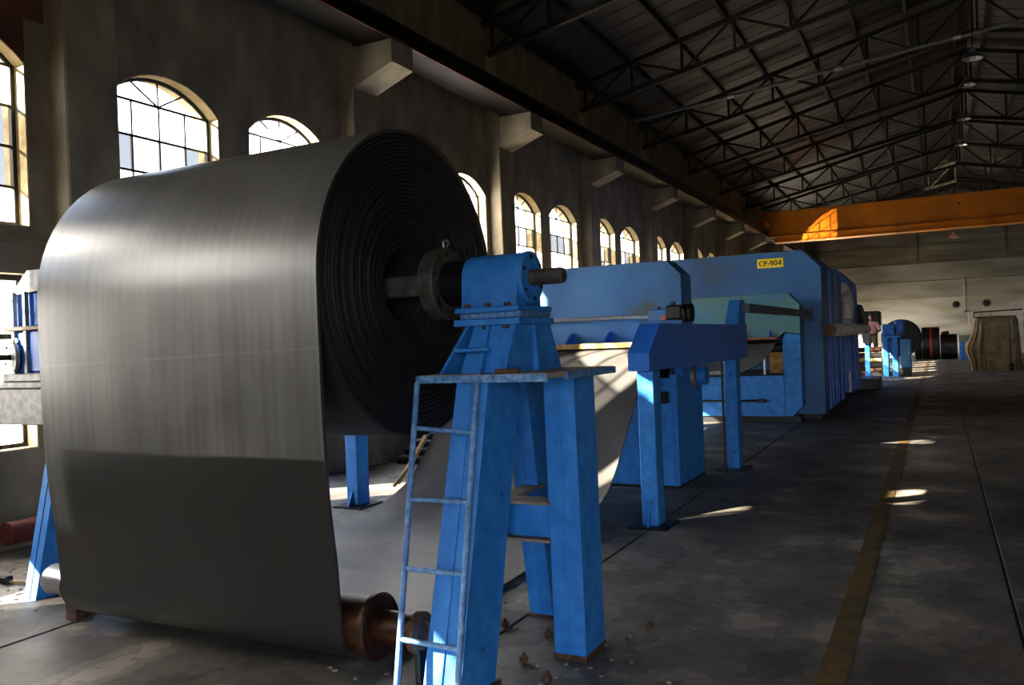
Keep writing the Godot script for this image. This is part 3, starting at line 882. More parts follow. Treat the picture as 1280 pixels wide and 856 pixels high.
func stand_near() -> void:
	var s := thing("roll_stand", "blue steel A-frame stand carrying the near end of the belt roll", "stand", Vector3(-2.05, 0, -4.0))
	obj("leg", MB.new().hexa(rect(-2.18, -1.98, -3.21, -3.56, 0.012), rect(-2.18, -2.0, -3.64, -4.0, 1.475)), M.blue, s)
	obj("leg", MB.new().hexa(rect(-2.26, -2.11, -4.53, -4.8, 0.012), rect(-2.26, -2.11, -4.27, -4.56, 1.475)), M.blue, s)
	obj("leg", MB.new().hexa(rect(-1.835, -1.66, -3.95, -4.22, 0.03), rect(-1.84, -1.67, -3.94, -4.22, 1.475)), M.blue, s)
	obj("foot_plate", MB.new().span(-1.84, -1.655, 0, 0.03, -3.945, -4.225), M.rust, s)
	obj("foot_plate", MB.new().span(-2.2, -1.96, 0, 0.012, -3.19, -3.58), M.rust, s)
	obj("foot_plate", MB.new().span(-2.28, -2.09, 0, 0.012, -4.51, -4.82), M.rust, s)
	# welds down the middle of the leg faces
	obj("weld_seam", weld(Vector3(-1.745, 0.03, -3.949), Vector3(-1.755, 1.47, -3.939)), M.blue, s)
	obj("weld_seam", weld(Vector3(-2.08, 0.02, -3.208), Vector3(-2.09, 1.47, -3.638)), M.blue, s)
	obj("weld_seam", weld(Vector3(-2.185, 0.02, -4.528), Vector3(-2.185, 1.47, -4.268)), M.blue, s)
	# cross ties: I-sections
	obj("cross_tie", MB.new().span(-2.12, -1.83, 0.62, 0.8, -4.0, -3.985), M.blue, s)
	obj("tie_flange", MB.new().span(-2.16, -1.83, 0.8, 0.815, -3.92, -4.07), M.dusty_top, s)
	obj("tie_flange", MB.new().span(-2.16, -1.83, 0.605, 0.62, -3.92, -4.07), M.dusty_top, s)
	obj("cross_tie", MB.new().span(-2.16, -2.14, 0.62, 0.8, -3.45, -4.5), M.blue, s)
	obj("tie_flange", MB.new().span(-2.2, -2.09, 0.8, 0.815, -3.5, -4.46), M.dusty_top, s)
	obj("tie_flange", MB.new().span(-2.2, -2.09, 0.605, 0.62, -3.5, -4.52), M.dusty_top, s)
	# platform
	var poly := PackedVector2Array([Vector2(-2.39, -3.6), Vector2(-1.66, -3.6), Vector2(-1.63, -3.75), Vector2(-1.63, -4.42), Vector2(-2.39, -4.42)])
	obj("platform_plate", MB.new().prism(poly, 1.475, 1.5, Vector3.RIGHT, Vector3.BACK, Vector3.UP), M.dusty_top, s)
	var edge := MB.new()
	edge.span(-2.395, -1.655, 1.46, 1.497, -3.585, -3.6)
	obj("edge_bar", edge, M.worn_blue, s)
	obj("edge_bar", MB.new().span(-1.63, -1.615, 1.462, 1.497, -3.74, -4.42), M.worn_blue, s)
	# pedestal
	obj("pedestal", MB.new().hexa(rect(-2.22, -1.93, -3.74, -4.3, 1.5), rect(-2.17, -1.93, -3.82, -4.2, 1.745)), M.blue, s)
	for x in [-2.3, -1.935]:
		obj("pedestal_rib", MB.new().hexa(rect(x, x + 0.018, -3.66, -4.36, 1.5), rect(x + (0.09 if x < -2 else 0.0), x + 0.018 + (0.09 if x < -2 else 0.0), -3.8, -4.22, 1.745)), M.blue, s)
	obj("pedestal_rib", MB.new().hexa(rect(-2.09, -2.07, -3.68, -3.74, 1.5), rect(-2.09, -2.07, -3.8, -3.83, 1.745)), M.blue, s)
	obj("pedestal_rib", MB.new().hexa(rect(-1.93, -1.885, -3.99, -4.01, 1.5), rect(-1.93, -1.9, -3.99, -4.01, 1.745)), M.blue, s)
	obj("step_bar", MB.new().tube(Vector3(-2.24, 1.62, -3.72), Vector3(-2.03, 1.622, -3.72), 0.013, 10), M.blue, s)
	obj("seat_plate", MB.new().span(-2.28, -1.89, 1.745, 1.78, -3.79, -4.22, 0.004), M.blue, s)
	obj("shim_plate", MB.new().span(-2.26, -1.9, 1.782, 1.812, -3.82, -4.2, 0.004), M.worn_blue, s)
	obj("bearing_foot", MB.new().span(-2.28, -1.9, 1.812, 1.842, -3.8, -4.22, 0.006), M.blue, s)
	for x in [-2.22, -2.1, -1.98]:
		obj("bolt", MB.new().lathe(Vector3(x, 1.842, -3.835), Vector3.UP, [Vector2(0.018, 0), Vector2(0.018, 0.02), Vector2(0, 0.02)], 6), M.rust, s)
		obj("bolt", MB.new().lathe(Vector3(x, 1.745, -3.81), Vector3.DOWN, [Vector2(0.016, 0), Vector2(0.016, 0.02), Vector2(0, 0.02)], 6), M.rust, s)
	# bearing housing: barrel merging down into the foot
	var hp := PackedVector2Array()
	for k in 17:
		var a := PI * k / 16.0
		hp.append(Vector2(RC.z + 0.137 * cos(a), RC.y + 0.137 * sin(a)))
	hp.append(Vector2(RC.z - 0.15, 1.842))
	hp.append(Vector2(RC.z + 0.15, 1.842))
	obj("bearing_housing", MB.new().prism(hp, -2.28, -1.95, Vector3.BACK, Vector3.UP, Vector3.RIGHT), M.blue, s)
	var cap := obj("end_cover", MB.new().lathe(Vector3(-1.95, RC.y, RC.z), Vector3.RIGHT, [Vector2(0.142, 0), Vector2(0.142, 0.022), Vector2(0.136, 0.028), Vector2(0.075, 0.028), Vector2(0.07, 0.018), Vector2(0.04, 0.018)], 40), M.blue, s)
	for k in 6:
		var a := TAU * k / 6.0 + 0.4
		var q := Vector3(-1.922, RC.y + 0.112 * sin(a), RC.z + 0.112 * cos(a))
		obj("cover_bolt", MB.new().lathe(q, Vector3.RIGHT, [Vector2(0.01, 0), Vector2(0.01, 0.008), Vector2(0, 0.008)], 6), M.dark_steel, cap)
	# ladder
	var l := thing("ladder", "worn blue tube ladder leaning up to the stand platform", "ladder", Vector3(-2.25, 0, -3.4))
	var a0 := Vector3(-2.238, 0.0, -3.08)
	var a1 := Vector3(-2.382, 1.462, -3.578)
	var b0 := Vector3(-1.912, 0.0, -3.062)
	var b1 := Vector3(-2.03, 1.462, -3.578)
	obj("rail", MB.new().tube(a0, a1, 0.015, 12), M.worn_blue, l)
	obj("rail", MB.new().tube(b0, b1, 0.015, 12), M.worn_blue, l)
	for k in 4:
		obj("rung", MB.new().tube(a0.lerp(a1, [0.205, 0.41, 0.62, 0.85][k]), b0.lerp(b1, [0.206, 0.413, 0.623, 0.836][k]), 0.012, 10), M.worn_blue, l)
	var ib := thing("iron_bar", "short rusty iron bar lying on the stand platform", "iron bar", Vector3(-1.96, 1.5, -3.66))
	obj("bar", MB.new().box(Vector3(-1.9, 1.512, -3.64), Vector3(0.11, 0.024, 0.035), 0.003, Basis(Vector3.UP, 0.35)), M.rust, ib)
	obj("bar_head", MB.new().box(Vector3(-1.855, 1.514, -3.657), Vector3(0.03, 0.028, 0.045), 0.003, Basis(Vector3.UP, 0.35)), M.rust, ib)

func stand_far() -> void:
	var s := thing("roll_stand", "blue stand of the far roll end with a grey box top, beside the lower window", "stand", Vector3(-5.6, 0, -3.9))
	obj("leg", MB.new().hexa(rect(-5.73, -5.6, -3.6, -3.86, 0.0), rect(-5.73, -5.6, -3.86, -4.1, 1.23)), M.blue, s)
	obj("leg", MB.new().hexa(rect(-5.73, -5.6, -4.6, -4.85, 0.0), rect(-5.73, -5.6, -4.2, -4.45, 1.23)), M.blue, s)
	obj("weld_seam", weld(Vector3(-5.665, 0.0, -3.6), Vector3(-5.665, 1.23, -3.86)), M.dark_steel, s)
	obj("box_top", MB.new().span(-6.9, -5.2, 1.225, 1.47, -3.47, -4.3, 0.008), M.grey_steel, s)
	obj("top_plate", MB.new().span(-6.92, -5.18, 1.47, 1.51, -3.455, -4.32, 0.006), M.grey_steel, s)
	obj("post", MB.new().span(-6.85, -6.6, 0, 1.225, -3.5, -3.7, 0.01), M.grey_steel, s)
	var m := thing("gear_motor", "dark blue gearbox with pale ribs and round flange on the far stand", "gearbox", Vector3(-5.55, 1.51, -3.7))
	obj("base", MB.new().span(-5.72, -5.3, 1.51, 1.57, -3.5, -3.95, 0.01), M.grey_steel, m)
	obj("housing", MB.new().span(-5.64, -5.32, 1.57, 1.86, -3.53, -3.92, 0.015), M.deep_blue, m)
	obj("upper_housing", MB.new().span(-5.62, -5.34, 1.88, 2.12, -3.55, -3.9, 0.015), M.deep_blue, m)
	obj("split_flange", MB.new().span(-5.68, -5.3, 1.855, 1.885, -3.5, -3.95, 0.006), M.brown_steel, m)
	var lid := PackedVector2Array([Vector2(-5.64, 2.1), Vector2(-5.32, 2.12), Vector2(-5.32, 2.26), Vector2(-5.45, 2.26)])
	obj("lid", MB.new().prism(lid, -3.53, -3.92, Vector3.RIGHT, Vector3.UP, Vector3.BACK), M.grey_steel, m)
	for x in [-5.6, -5.47]:
		obj("rib", MB.new().span(x - 0.012, x + 0.012, 1.57, 2.12, -3.51, -3.54), M.grey_steel, m)
	var fl := obj("shaft_flange", MB.new().lathe(Vector3(-5.6, 1.68, -3.53), Vector3(-0.35, 0, 1), [Vector2(0, 0), Vector2(0.1, 0), Vector2(0.1, 0.025), Vector2(0.05, 0.035), Vector2(0, 0.035)], 28), M.grey_steel, m)
	obj("input_shaft", MB.new().tube(Vector3(-5.61, 1.68, -3.5), Vector3(-5.65, 1.68, -3.39), 0.02, 12), M.black_steel, m)
	for k in 4:
		var a := TAU * k / 4.0 + 0.6
		var q := Vector3(-5.608 + 0.078 * cos(a), 1.68 + 0.078 * sin(a), -3.505)
		obj("flange_bolt", MB.new().tube(q, q + Vector3(-0.004, 0, 0.012), 0.012, 6), M.black_steel, fl)
	obj("oil_plug", MB.new().tube(Vector3(-5.58, 1.79, -3.535), Vector3(-5.58, 1.79, -3.515), 0.02, 14), M.silver, m)

func tri_gusset(x: float, y: float, z: float, d: float, h: float) -> MB:
	return MB.new().prism(PackedVector2Array([Vector2(z, y), Vector2(z + d, y), Vector2(z + d * 0.15, y + h), Vector2(z, y + h)]), x - 0.012, x + 0.012, Vector3.BACK, Vector3.UP, Vector3.RIGHT)

func guide() -> void:
	var o := thing("belt_guide", "pale blue belt guide machine with long pipe and yellow-edged ledge", "machine", Vector3(-3.9, 0, -9))
	var hood := PackedVector2Array([Vector2(-5.3, 1.56), Vector2(-2.5, 1.56), Vector2(-2.5, 2.335), Vector2(-2.655, 2.49), Vector2(-5.15, 2.49), Vector2(-5.3, 2.335)])
	obj("hood", MB.new().prism(hood, -9.0, -9.42, Vector3.RIGHT, Vector3.UP, Vector3.BACK), M.press_blue, o)
	obj("dusty_lid", MB.new().span(-5.15, -2.655, 2.49, 2.495, -9.01, -9.42), M.dust, o)
	obj("ledge_board", MB.new().span(-5.25, -2.62, 1.565, 1.6, -8.42, -9.0), M.press_blue, o)
	obj("ledge_edge", MB.new().span(-5.25, -2.62, 1.555, 1.608, -8.4, -8.42), M.wood, o)
	for x in [-4.85, -4.3, -3.79, -3.33, -2.87]:
		obj("gusset", tri_gusset(x, 1.6, -9.0, 0.3, 0.13), M.deep_blue, o)
	obj("pipe", MB.new().tube(Vector3(-5.2, 1.885, -8.88), Vector3(-2.78, 1.885, -8.88), 0.026, 14), M.grey_steel, o)
	obj("pipe_bearing", MB.new().span(-2.82, -2.62, 1.83, 1.95, -8.8, -8.98, 0.008), M.press_blue, o)
	obj("paint_splash", MB.new().span(-2.68, -2.62, 1.835, 1.885, -8.785, -8.802), M.ledge_orange, o)
	var mo := obj("valve_body", MB.new().span(-2.62, -2.44, 1.83, 1.99, -8.78, -8.96, 0.02), M.black_steel, o)
	obj("valve_stem", MB.new().tube(Vector3(-2.56, 1.98, -8.87), Vector3(-2.56, 2.03, -8.87), 0.03, 12), M.black_steel, mo)
	obj("valve_stem", MB.new().tube(Vector3(-2.72, 1.94, -8.87), Vector3(-2.72, 1.98, -8.87), 0.02, 12), M.black_steel, mo)
	obj("pulley", MB.new().lathe(Vector3(-2.44, 1.9, -8.88), Vector3.RIGHT, [Vector2(0, 0), Vector2(0.1, 0), Vector2(0.1, 0.03), Vector2(0.075, 0.045), Vector2(0.1, 0.06), Vector2(0.1, 0.09), Vector2(0.04, 0.1), Vector2(0, 0.1)], 28), M.black_steel, o)
	obj("front_plate", MB.new().span(-5.2, -2.61, 0.03, 1.2, -8.85, -8.9), M.blue, o)
	obj("side_frame", MB.new().span(-2.63, -2.55, 0.02, 1.24, -8.87, -9.95, 0.006), M.blue, o)
	obj("side_frame", MB.new().span(-5.28, -5.2, 0.02, 1.56, -8.87, -9.95, 0.006), M.blue, o)
	obj("hood_bracket", MB.new().span(-2.62, -2.52, 1.2, 1.6, -9.05, -9.4, 0.006), M.blue, o)
	obj("added_bounce_panel", MB.new().span(-5.34, -5.305, 0.05, 2.35, -8.9, -9.9), M.dust, o)  # unseen cover, added to stop blue light bouncing onto the wall
	obj("plinth", MB.new().span(-5.2, -2.56, 0, 0.025, -8.84, -10.0), M.black_steel, o)
	obj("latch_box", MB.new().span(-2.83, -2.63, 0.93, 1.06, -8.76, -8.87, 0.01), M.black_steel, o)
	obj("turning_roller", MB.new().tube(Vector3(-5.2, 1.44, -8.68), Vector3(-2.56, 1.44, -8.68), 0.085, 24), M.dark_steel, o)
	var r := thing("idler_roller", "idler roller with bright ring under the portal beam", "roller", Vector3(-3.8, 1.2, -9.4))
	obj("drum", MB.new().tube(Vector3(-5.3, 1.2, -9.45), Vector3(-2.76, 1.2, -9.45), 0.09, 24), M.dark_steel, r)
	obj("ring", MB.new().tube(Vector3(-2.76, 1.2, -9.45), Vector3(-2.73, 1.2, -9.45), 0.125, 28), M.silver, r)
	obj("neck", MB.new().tube(Vector3(-2.73, 1.2, -9.45), Vector3(-2.66, 1.2, -9.45), 0.06, 20), M.black_steel, r)
	obj("end_disc", MB.new().lathe(Vector3(-2.53, 1.2, -9.45), Vector3.RIGHT, [Vector2(0, 0), Vector2(0.12, 0), Vector2(0.12, 0.05), Vector2(0.05, 0.07), Vector2(0, 0.07)], 28), M.grey_steel, r)
	obj("hub_motor", MB.new().tube(Vector3(-2.46, 1.2, -9.45), Vector3(-2.36, 1.2, -9.45), 0.11, 24), M.blue, r)

func portals() -> void:
	for side in [0, 1]:
		var X := -2.2 if side == 0 else -5.42
		var o := thing("portal_frame", "blue two-post portal frame with tapered beam beside the aisle" if side == 0 else "blue portal frame behind the roll, post standing on sunlit floor", "frame", Vector3(X - 0.08, 0, -9))
		var pf := PackedVector2Array([Vector2(-7.2, 1.775), Vector2(-6.85, 1.52), Vector2(-6.85, 1.365), Vector2(-10.95, 1.345), Vector2(-10.95, 1.765)])
		obj("beam", MB.new().prism(pf, X - 0.19, X, Vector3.BACK, Vector3.UP, Vector3.RIGHT), M.deep_blue, o)
		var pz := [[-6.98, -7.18], [-10.28, -10.5]]
		for q in pz:
			obj("post", MB.new().span(X - 0.16, X - 0.01, 0.015, 1.36, q[0], q[1], 0.008), M.blue, o)
			obj("base_plate", MB.new().span(X - 0.27, X + 0.08, 0, 0.018, q[0] + 0.1, q[1] - 0.1), M.dark_steel, o)
			obj("foot_gusset", MB.new().prism(PackedVector2Array([Vector2(q[0], 0.018), Vector2(q[0] + 0.08, 0.018), Vector2(q[0], 0.17)]), X - 0.095, X - 0.08, Vector3.BACK, Vector3.UP, Vector3.RIGHT), M.blue, o)
		obj("upright_bracket", MB.new().hexa(rect(X - 0.16, X - 0.005, -10.45, -10.9, 1.765), rect(X - 0.14, X - 0.005, -10.62, -10.9, 2.08)), M.blue, o)
		var ae := -16.25 if side == 0 else -15.6
		obj("arm", MB.new().hexa(rect(X - 0.015, X + 0.095, -10.7, ae, 1.92), rect(X - 0.015, X + 0.095, -10.7, ae, 2.03)), M.arm_grey, o)
		obj("arm_end", MB.new().span(X - 0.02, X + 0.12, 1.84, 2.08, ae, ae - 0.14, 0.005), M.arm_grey, o)
		if side == 0:
			obj("drop_rod", MB.new().tube(Vector3(-2.3, 0, -9.92), Vector3(-2.3, 1.355, -9.92), 0.014, 8), M.black_steel, o)

func press() -> void:
	var o := thing("belt_press", "large blue belt vulcanising press with a yellow number plate", "press", Vector3(-3.9, 0, -20))
	# front unit
	var zf := -15.8
	var zb := -16.25
	var top := PackedVector2Array([Vector2(-5.75, 1.56), Vector2(-2.62, 1.56), Vector2(-2.5, 1.66), Vector2(-2.23, 1.62), Vector2(-2.23, 2.15), Vector2(-2.42, 2.36), Vector2(-5.55, 2.36), Vector2(-5.75, 2.15)])
	obj("front_upper_plate", MB.new().prism(top, zf, zb, Vector3.RIGHT, Vector3.UP, Vector3.BACK), M.press_green, o)
	var col := PackedVector2Array([Vector2(-2.55, 0.12), Vector2(-2.42, 0.12), Vector2(-2.24, 0.3), Vector2(-2.24, 1.6), Vector2(-2.5, 1.64), Vector2(-2.55, 1.5)])
	obj("dusty_top", MB.new().span(-5.55, -2.42, 2.36, 2.366, zf, zb), M.dust, o)
	obj("front_column", MB.new().prism(col, zf - 0.04, zb, Vector3.RIGHT, Vector3.UP, Vector3.BACK), M.blue, o)
	obj("front_column", MB.new().span(-5.75, -5.3, 0.12, 1.56, zf - 0.04, zb), M.blue, o)
	obj("front_lower_plate", MB.new().span(-5.3, -2.55, 0.12, 0.86, zf - 0.02, zb), M.blue, o)
	obj("plinth", MB.new().span(-5.7, -2.28, 0, 0.12, zf - 0.06, zb), M.black_steel, o)
	obj("entry_ledge", MB.new().span(-5.3, -2.6, 1.54, 1.57, zf + 0.28, zf), M.ledge_orange, o)
	for x in [-4.6, -3.9, -3.2, -2.75]:
		obj("gusset", tri_gusset(x, 1.57, zf, 0.22, 0.13), M.deep_blue, o)
	obj("entry_roller", MB.new().tube(Vector3(-5.3, 1.38, zf - 0.2), Vector3(-2.5, 1.38, zf - 0.2), 0.09, 20), M.black_steel, o)
	obj("inner_block", MB.new().span(-5.3, -2.4, 0.6, 0.95, zb, -16.6), M.black_steel, o)
	obj("cylinder_rod", MB.new().tube(Vector3(-2.93, 0.88, zf - 0.3), Vector3(-2.93, 1.3, zf - 0.3), 0.025, 14), M.silver, o)
	obj("inner_panel", MB.new().span(-2.85, -2.6, 0.9, 1.28, zf - 0.35, zf - 0.42), M.wood, o)
	obj("push_rod", MB.new().tube(Vector3(-4.9, 0.405, zf + 0.03), Vector3(-2.85, 0.405, zf + 0.03), 0.022, 10), M.black_steel, o)
	for x in [-4.2, -3.55, -2.95]:
		obj("rod_clip", MB.new().span(x - 0.06, x + 0.06, 0.37, 0.44, zf + 0.06, zf - 0.02, 0.008), M.black_steel, o)
	# main frames
	var slabs := [[-16.55, -16.98, -1.93], [-17.15, -17.92, -1.95], [-18.25, -19.02, -1.95], [-19.24, -20.35, -1.95], [-20.7, -21.4, -2.2], [-22.35, -23.34, -1.95], [-23.7, -24.45, -1.95]]
	for i in slabs.size():
		var q: Array = slabs[i]
		var x: float = q[2]
		var poly := PackedVector2Array([Vector2(-5.85, 0.1), Vector2(x, 0.1), Vector2(x, 2.85), Vector2(x - 0.33, 3.19), Vector2(-5.5, 3.19), Vector2(-5.85, 2.85)])
		obj("dusty_top", MB.new().span(-5.5, x - 0.33, 3.19, 3.196, q[0], q[1]), M.dust, o)
		obj("frame_plate", MB.new().prism(poly, q[0], q[1], Vector3.RIGHT, Vector3.UP, Vector3.BACK), M.press_main if i == 0 else M.deep_blue, o)
		if i:
			obj("frame_rib", MB.new().span(x - 0.02, x + 0.03, 0.12, 1.48, (q[0] + q[1]) * 0.5 + 0.06, (q[0] + q[1]) * 0.5 - 0.06), M.deep_blue, o)
			obj("glint_rod", MB.new().tube(Vector3(x - 0.06, 0.1, q[0] + 0.08), Vector3(x - 0.06, 0.62, q[0] + 0.08), 0.03, 10), M.silver, o)  # added rods stand in for sun glints low between the frames
	obj("core", MB.new().span(-5.6, -2.4, 0.05, 2.9, -16.9, -24.3), M.black_steel, o)
	obj("added_bounce_panel", MB.new().span(-5.9, -5.86, 0.1, 3.15, -15.85, -24.4), M.dust, o)  # unseen cover, added to keep blue bounce off the window wall
	obj("base_beam", MB.new().span(-5.6, -2.0, 0, 0.1, -16.6, -24.5), M.black_steel, o)
	var c := Vector3(-1.78, 1.66, 0)
	var man := obj("manifold", MB.new().tube(Vector3(c.x, c.y, -16.3), Vector3(c.x, c.y, -25.2), 0.085, 16), M.grey_steel, o)
	obj("end_flange", MB.new().tube(Vector3(c.x, c.y, -16.22), Vector3(c.x, c.y, -16.3), 0.12, 20), M.rust, man)
	var rng := RandomNumberGenerator.new()
	rng.seed = 8
	for k in 17:
		var z := -16.5 - k * 0.52
		obj("lagging", MB.new().lathe(Vector3(c.x, c.y, z), Vector3.FORWARD, [Vector2(0.085, 0), Vector2(rng.randf_range(0.11, 0.14), 0.06), Vector2(rng.randf_range(0.1, 0.13), 0.22), Vector2(0.085, 0.3)], 14, true), M.lagging, man)
	obj("hose_bundle", MB.new().path([Vector3(-2.02, 2.66, -21.3), Vector3(-1.98, 2.55, -21.6), Vector3(-1.95, 2.3, -21.75), Vector3(-1.97, 1.95, -21.8), Vector3(-2.0, 1.85, -21.85)], 0.14, 12), M.white_cloth, o)
	obj("end_guard", MB.new().hexa(rect(-2.3, -1.8, -25.0, -26.6, 1.7), rect(-2.4, -1.95, -25.2, -26.2, 2.35)), M.black_steel, o)
	obj("end_block", MB.new().span(-2.4, -1.5, 0, 0.3, -24.6, -26.2, 0.02), M.black_steel, o)
	var np := obj("number_plate", MB.new().span(-3.08, -2.595, 2.9, 3.075, -16.545, -16.55), M.sign_yellow, o)
	var tm := TextMesh.new()
	var sf := SystemFont.new()
	sf.font_names = PackedStringArray(["Droid Sans"])
	sf.font_weight = 700
	tm.font = sf
	tm.text = "CP-904"
	tm.font_size = 64
	tm.pixel_size = 0.0021
	tm.depth = 0.004
	inst("plate_lettering", tm, M.sign_black, np, Transform3D(Basis.IDENTITY, Vector3(-2.838, 2.987, -16.542)))

# ---------------------------------------------------------------- the far end of the hall
func far_end() -> void:
	# winder
	var o := thing("belt_winder", "blue winder on legs with a big black reel behind it, at the far end", "machine", Vector3(-1.4, 0, -31.6))
	for x in [-1.66, -1.36]:
		obj("leg", MB.new().span(x - 0.085, x + 0.085, 0, 1.32, -31.4, -31.6, 0.008), M.blue, o)
	for x in [-1.66, -1.36]:
		obj("leg", MB.new().span(x - 0.07, x + 0.07, 0, 1.32, -32.3, -32.5, 0.008), M.blue, o)
	obj("brace", MB.new().span(-1.58, -1.44, 0.68, 0.78, -31.45, -31.55), M.blue, o)
	obj("pale_panel", MB.new().span(-1.57, -1.45, 0.8, 1.2, -31.7, -31.72), M.press_blue, o)  # panel in the paler blue between the legs
	obj("table", MB.new().span(-1.76, -1.18, 1.32, 1.4, -31.3, -32.6, 0.01), M.blue, o)
	obj("gear_case", MB.new().span(-1.74, -1.35, 1.4, 1.8, -31.35, -32.1, 0.04), M.deep_blue, o)
	obj("gear_case", MB.new().span(-1.36, -1.06, 1.4, 1.92, -31.45, -32.1, 0.04), M.deep_blue, o)
	for k in 3:
		for j in 2:
			obj("bearing_cap", MB.new().tube(Vector3(-1.66 + k * 0.25, 1.52 + j * 0.22, -31.3), Vector3(-1.66 + k * 0.25, 1.52 + j * 0.22, -31.45), 0.075, 14), M.blue, o)
	obj("hand_wheel", MB.new().tube(Vector3(-1.15, 1.46, -31.28), Vector3(-1.15, 1.46, -31.4), 0.07, 14), M.rust, o)
	obj("reel", MB.new().lathe(Vector3(-1.2, 1.3, -33.1), Vector3.BACK, [Vector2(0, -0.35), Vector2(0.64, -0.35), Vector2(0.66, -0.3), Vector2(0.66, 0.33), Vector2(0.64, 0.38), Vector2(0.56, 0.38), Vector2(0.54, 0.33), Vector2(0, 0.33)], 40), M.rubber_edge, o)
	var cb := thing("control_cabinet", "blue steel control cabinet standing right of the winder legs", "cabinet", Vector3(-1.02, 0, -31.6))
	obj("body", MB.new().span(-1.2, -0.86, 0.3, 1.27, -31.4, -31.9, 0.01), M.press_blue, cb)
	obj("door", MB.new().span(-1.18, -0.9, 0.34, 1.23, -31.38, -31.4, 0.004), M.press_blue, cb)
	obj("base", MB.new().span(-1.2, -0.86, 0, 0.3, -31.42, -31.88), M.black_steel, cb)
	obj("handle", MB.new().span(-0.95, -0.93, 0.75, 0.88, -31.36, -31.38), M.silver, cb)
	var ps := thing("steel_post", "slim blue post with a grey box on top, right past the press end", "post", Vector3(-2.1, 0, -29.2))
	obj("post", MB.new().span(-2.14, -2.0, 0, 1.45, -29.1, -29.3, 0.008), M.blue, ps)
	obj("junction_box", MB.new().span(-2.2, -1.98, 1.18, 1.62, -29.02, -29.1, 0.01), M.grey_steel, ps)
	# pallets of pipes and bundles in front of the worker
	var pb := thing("pipe_stack", "stack of brown tubes on dark bearers below the worker", "pipe stack", Vector3(-2.2, 0, -31.9))
	for k in 3:
		obj("bearer", MB.new().span(-3.4, -1.78, 0.0 + k * 0.34, 0.16 + k * 0.34, -31.5, -31.6, 0.01), M.dark_steel, pb)
		for j in 3:
			obj("tube", MB.new().tube(Vector3(-3.5, 0.25 + k * 0.34, -31.65 - j * 0.2), Vector3(-1.8, 0.25 + k * 0.34, -31.65 - j * 0.2), 0.09, 14), [M.rust, M.tan_strip, M.brown_steel][(j + k) % 3], pb)
	var wp := thing("work_step", "dark steel step that the worker stands on", "platform", Vector3(-2.2, 0, -33.2))
	obj("deck", MB.new().span(-3.2, -1.95, 0.4, 0.45, -32.7, -33.6), M.dark_steel, wp)
	for x in [-3.1, -2.15]:
		for z in [-32.8, -33.5]:
			obj("leg", MB.new().span(x - 0.04, x + 0.04, 0, 0.4, z + 0.04, z - 0.04), M.dark_steel, wp)
	var rk := thing("dark_hopper", "long black machine cover behind the worker's shoulders", "machine cover", Vector3(-2, 0, -36))
	obj("cover", MB.new().span(-3.6, -2.0, 1.75, 2.35, -35.2, -36.2, 0.06), M.black_steel, rk)
	for x in [-3.4, -2.2]:
		obj("leg", MB.new().span(x - 0.06, x + 0.06, 0, 1.75, -35.5, -35.7), M.black_steel, rk)
	worker(Vector3(-2.18, 0.45, -33.1))
	# black rolls at the end wall
	var specs := [[-0.79, 0.03, 0.82, -47.4, "tall black belt roll with a red stripe, by the end wall"], [-1.12, -0.8, 0.63, -47.6, "narrow black belt roll left of the red-striped one"], [0.05, 0.79, 0.63, -47.3, "lower black belt roll right of the red-striped one"]]
	for q in specs:
		var w: float = q[1] - q[0]
		var b := thing("stored_roll", q[4], "belt roll", Vector3((q[0] + q[1]) * 0.5, 0, q[3]), "belt rolls stored by the end wall")
		var R: float = q[2]
		obj("windings", MB.new().lathe(Vector3(q[0], R, q[3]), Vector3.RIGHT, [Vector2(0.12, 0.02), Vector2(R - 0.2, 0.0), Vector2(R - 0.02, 0), Vector2(R, 0.02), Vector2(R, w - 0.02), Vector2(R - 0.02, w), Vector2(R - 0.2, w), Vector2(0.12, w - 0.02), Vector2(0.12, 0.02)], 48), M.rubber, b)
		if R > 0.8:
			obj("red_stripe", MB.new().lathe(Vector3(-0.42, R, q[3]), Vector3.RIGHT, [Vector2(R, 0), Vector2(R + 0.006, 0), Vector2(R + 0.006, 0.09), Vector2(R, 0.09)], 48), M.red_stripe, b)
	var lump := thing("rubber_offcut", "small black rubber offcut lying on the lower right roll", "offcut", Vector3(0.3, 1.26, -47.3))
	obj("slab", MB.new().box(Vector3(0.28, 1.33, -47.3), Vector3(0.36, 0.16, 0.4), 0.05, Basis(Vector3.BACK, 0.12)), M.rubber, lump)
	# tarpaulin-covered machine
	var t := thing("covered_machine", "bulky machine wrapped in a brown tarpaulin, bulging at its left foot", "covered machine", Vector3(1.8, 0, -35.2))
	var mb := MB.new()
	var N := 120
	var H := 22
	var pt := func(i: int, j: int) -> Vector3:
		var a := TAU * i / N
		var f := float(j) / H
		var y := 1.9 * f
		var c := cos(a)
		var s := sin(a)
		var e := 0.32
		var cx := signf(c) * pow(absf(c), e)
		var sz := signf(s) * pow(absf(s), e)
		var flare := 1.0 - f
		var fold := (0.05 * sin(a * 17.0 + sin(f * 3.0)) + 0.03 * sin(a * 31.0 + f * 2.0)) * (0.12 + 0.8 * flare)
		var hw := 0.68 + 0.07 * flare + fold
		var hd := 0.8 + 0.08 * flare + fold
		if f > 0.93:
			hw *= 1.0 - (f - 0.93) * 1.2
			hd *= 1.0 - (f - 0.93) * 1.2
		var bulge := maxf(0.0, -c) * exp(-pow((y - 0.8) / 0.42, 2.0)) * 0.24
		var top := 0.05 * sin(a * 2.0 + 1.0) * f
		return Vector3(1.83 + cx * hw - bulge, y + top, -35.15 + sz * hd)
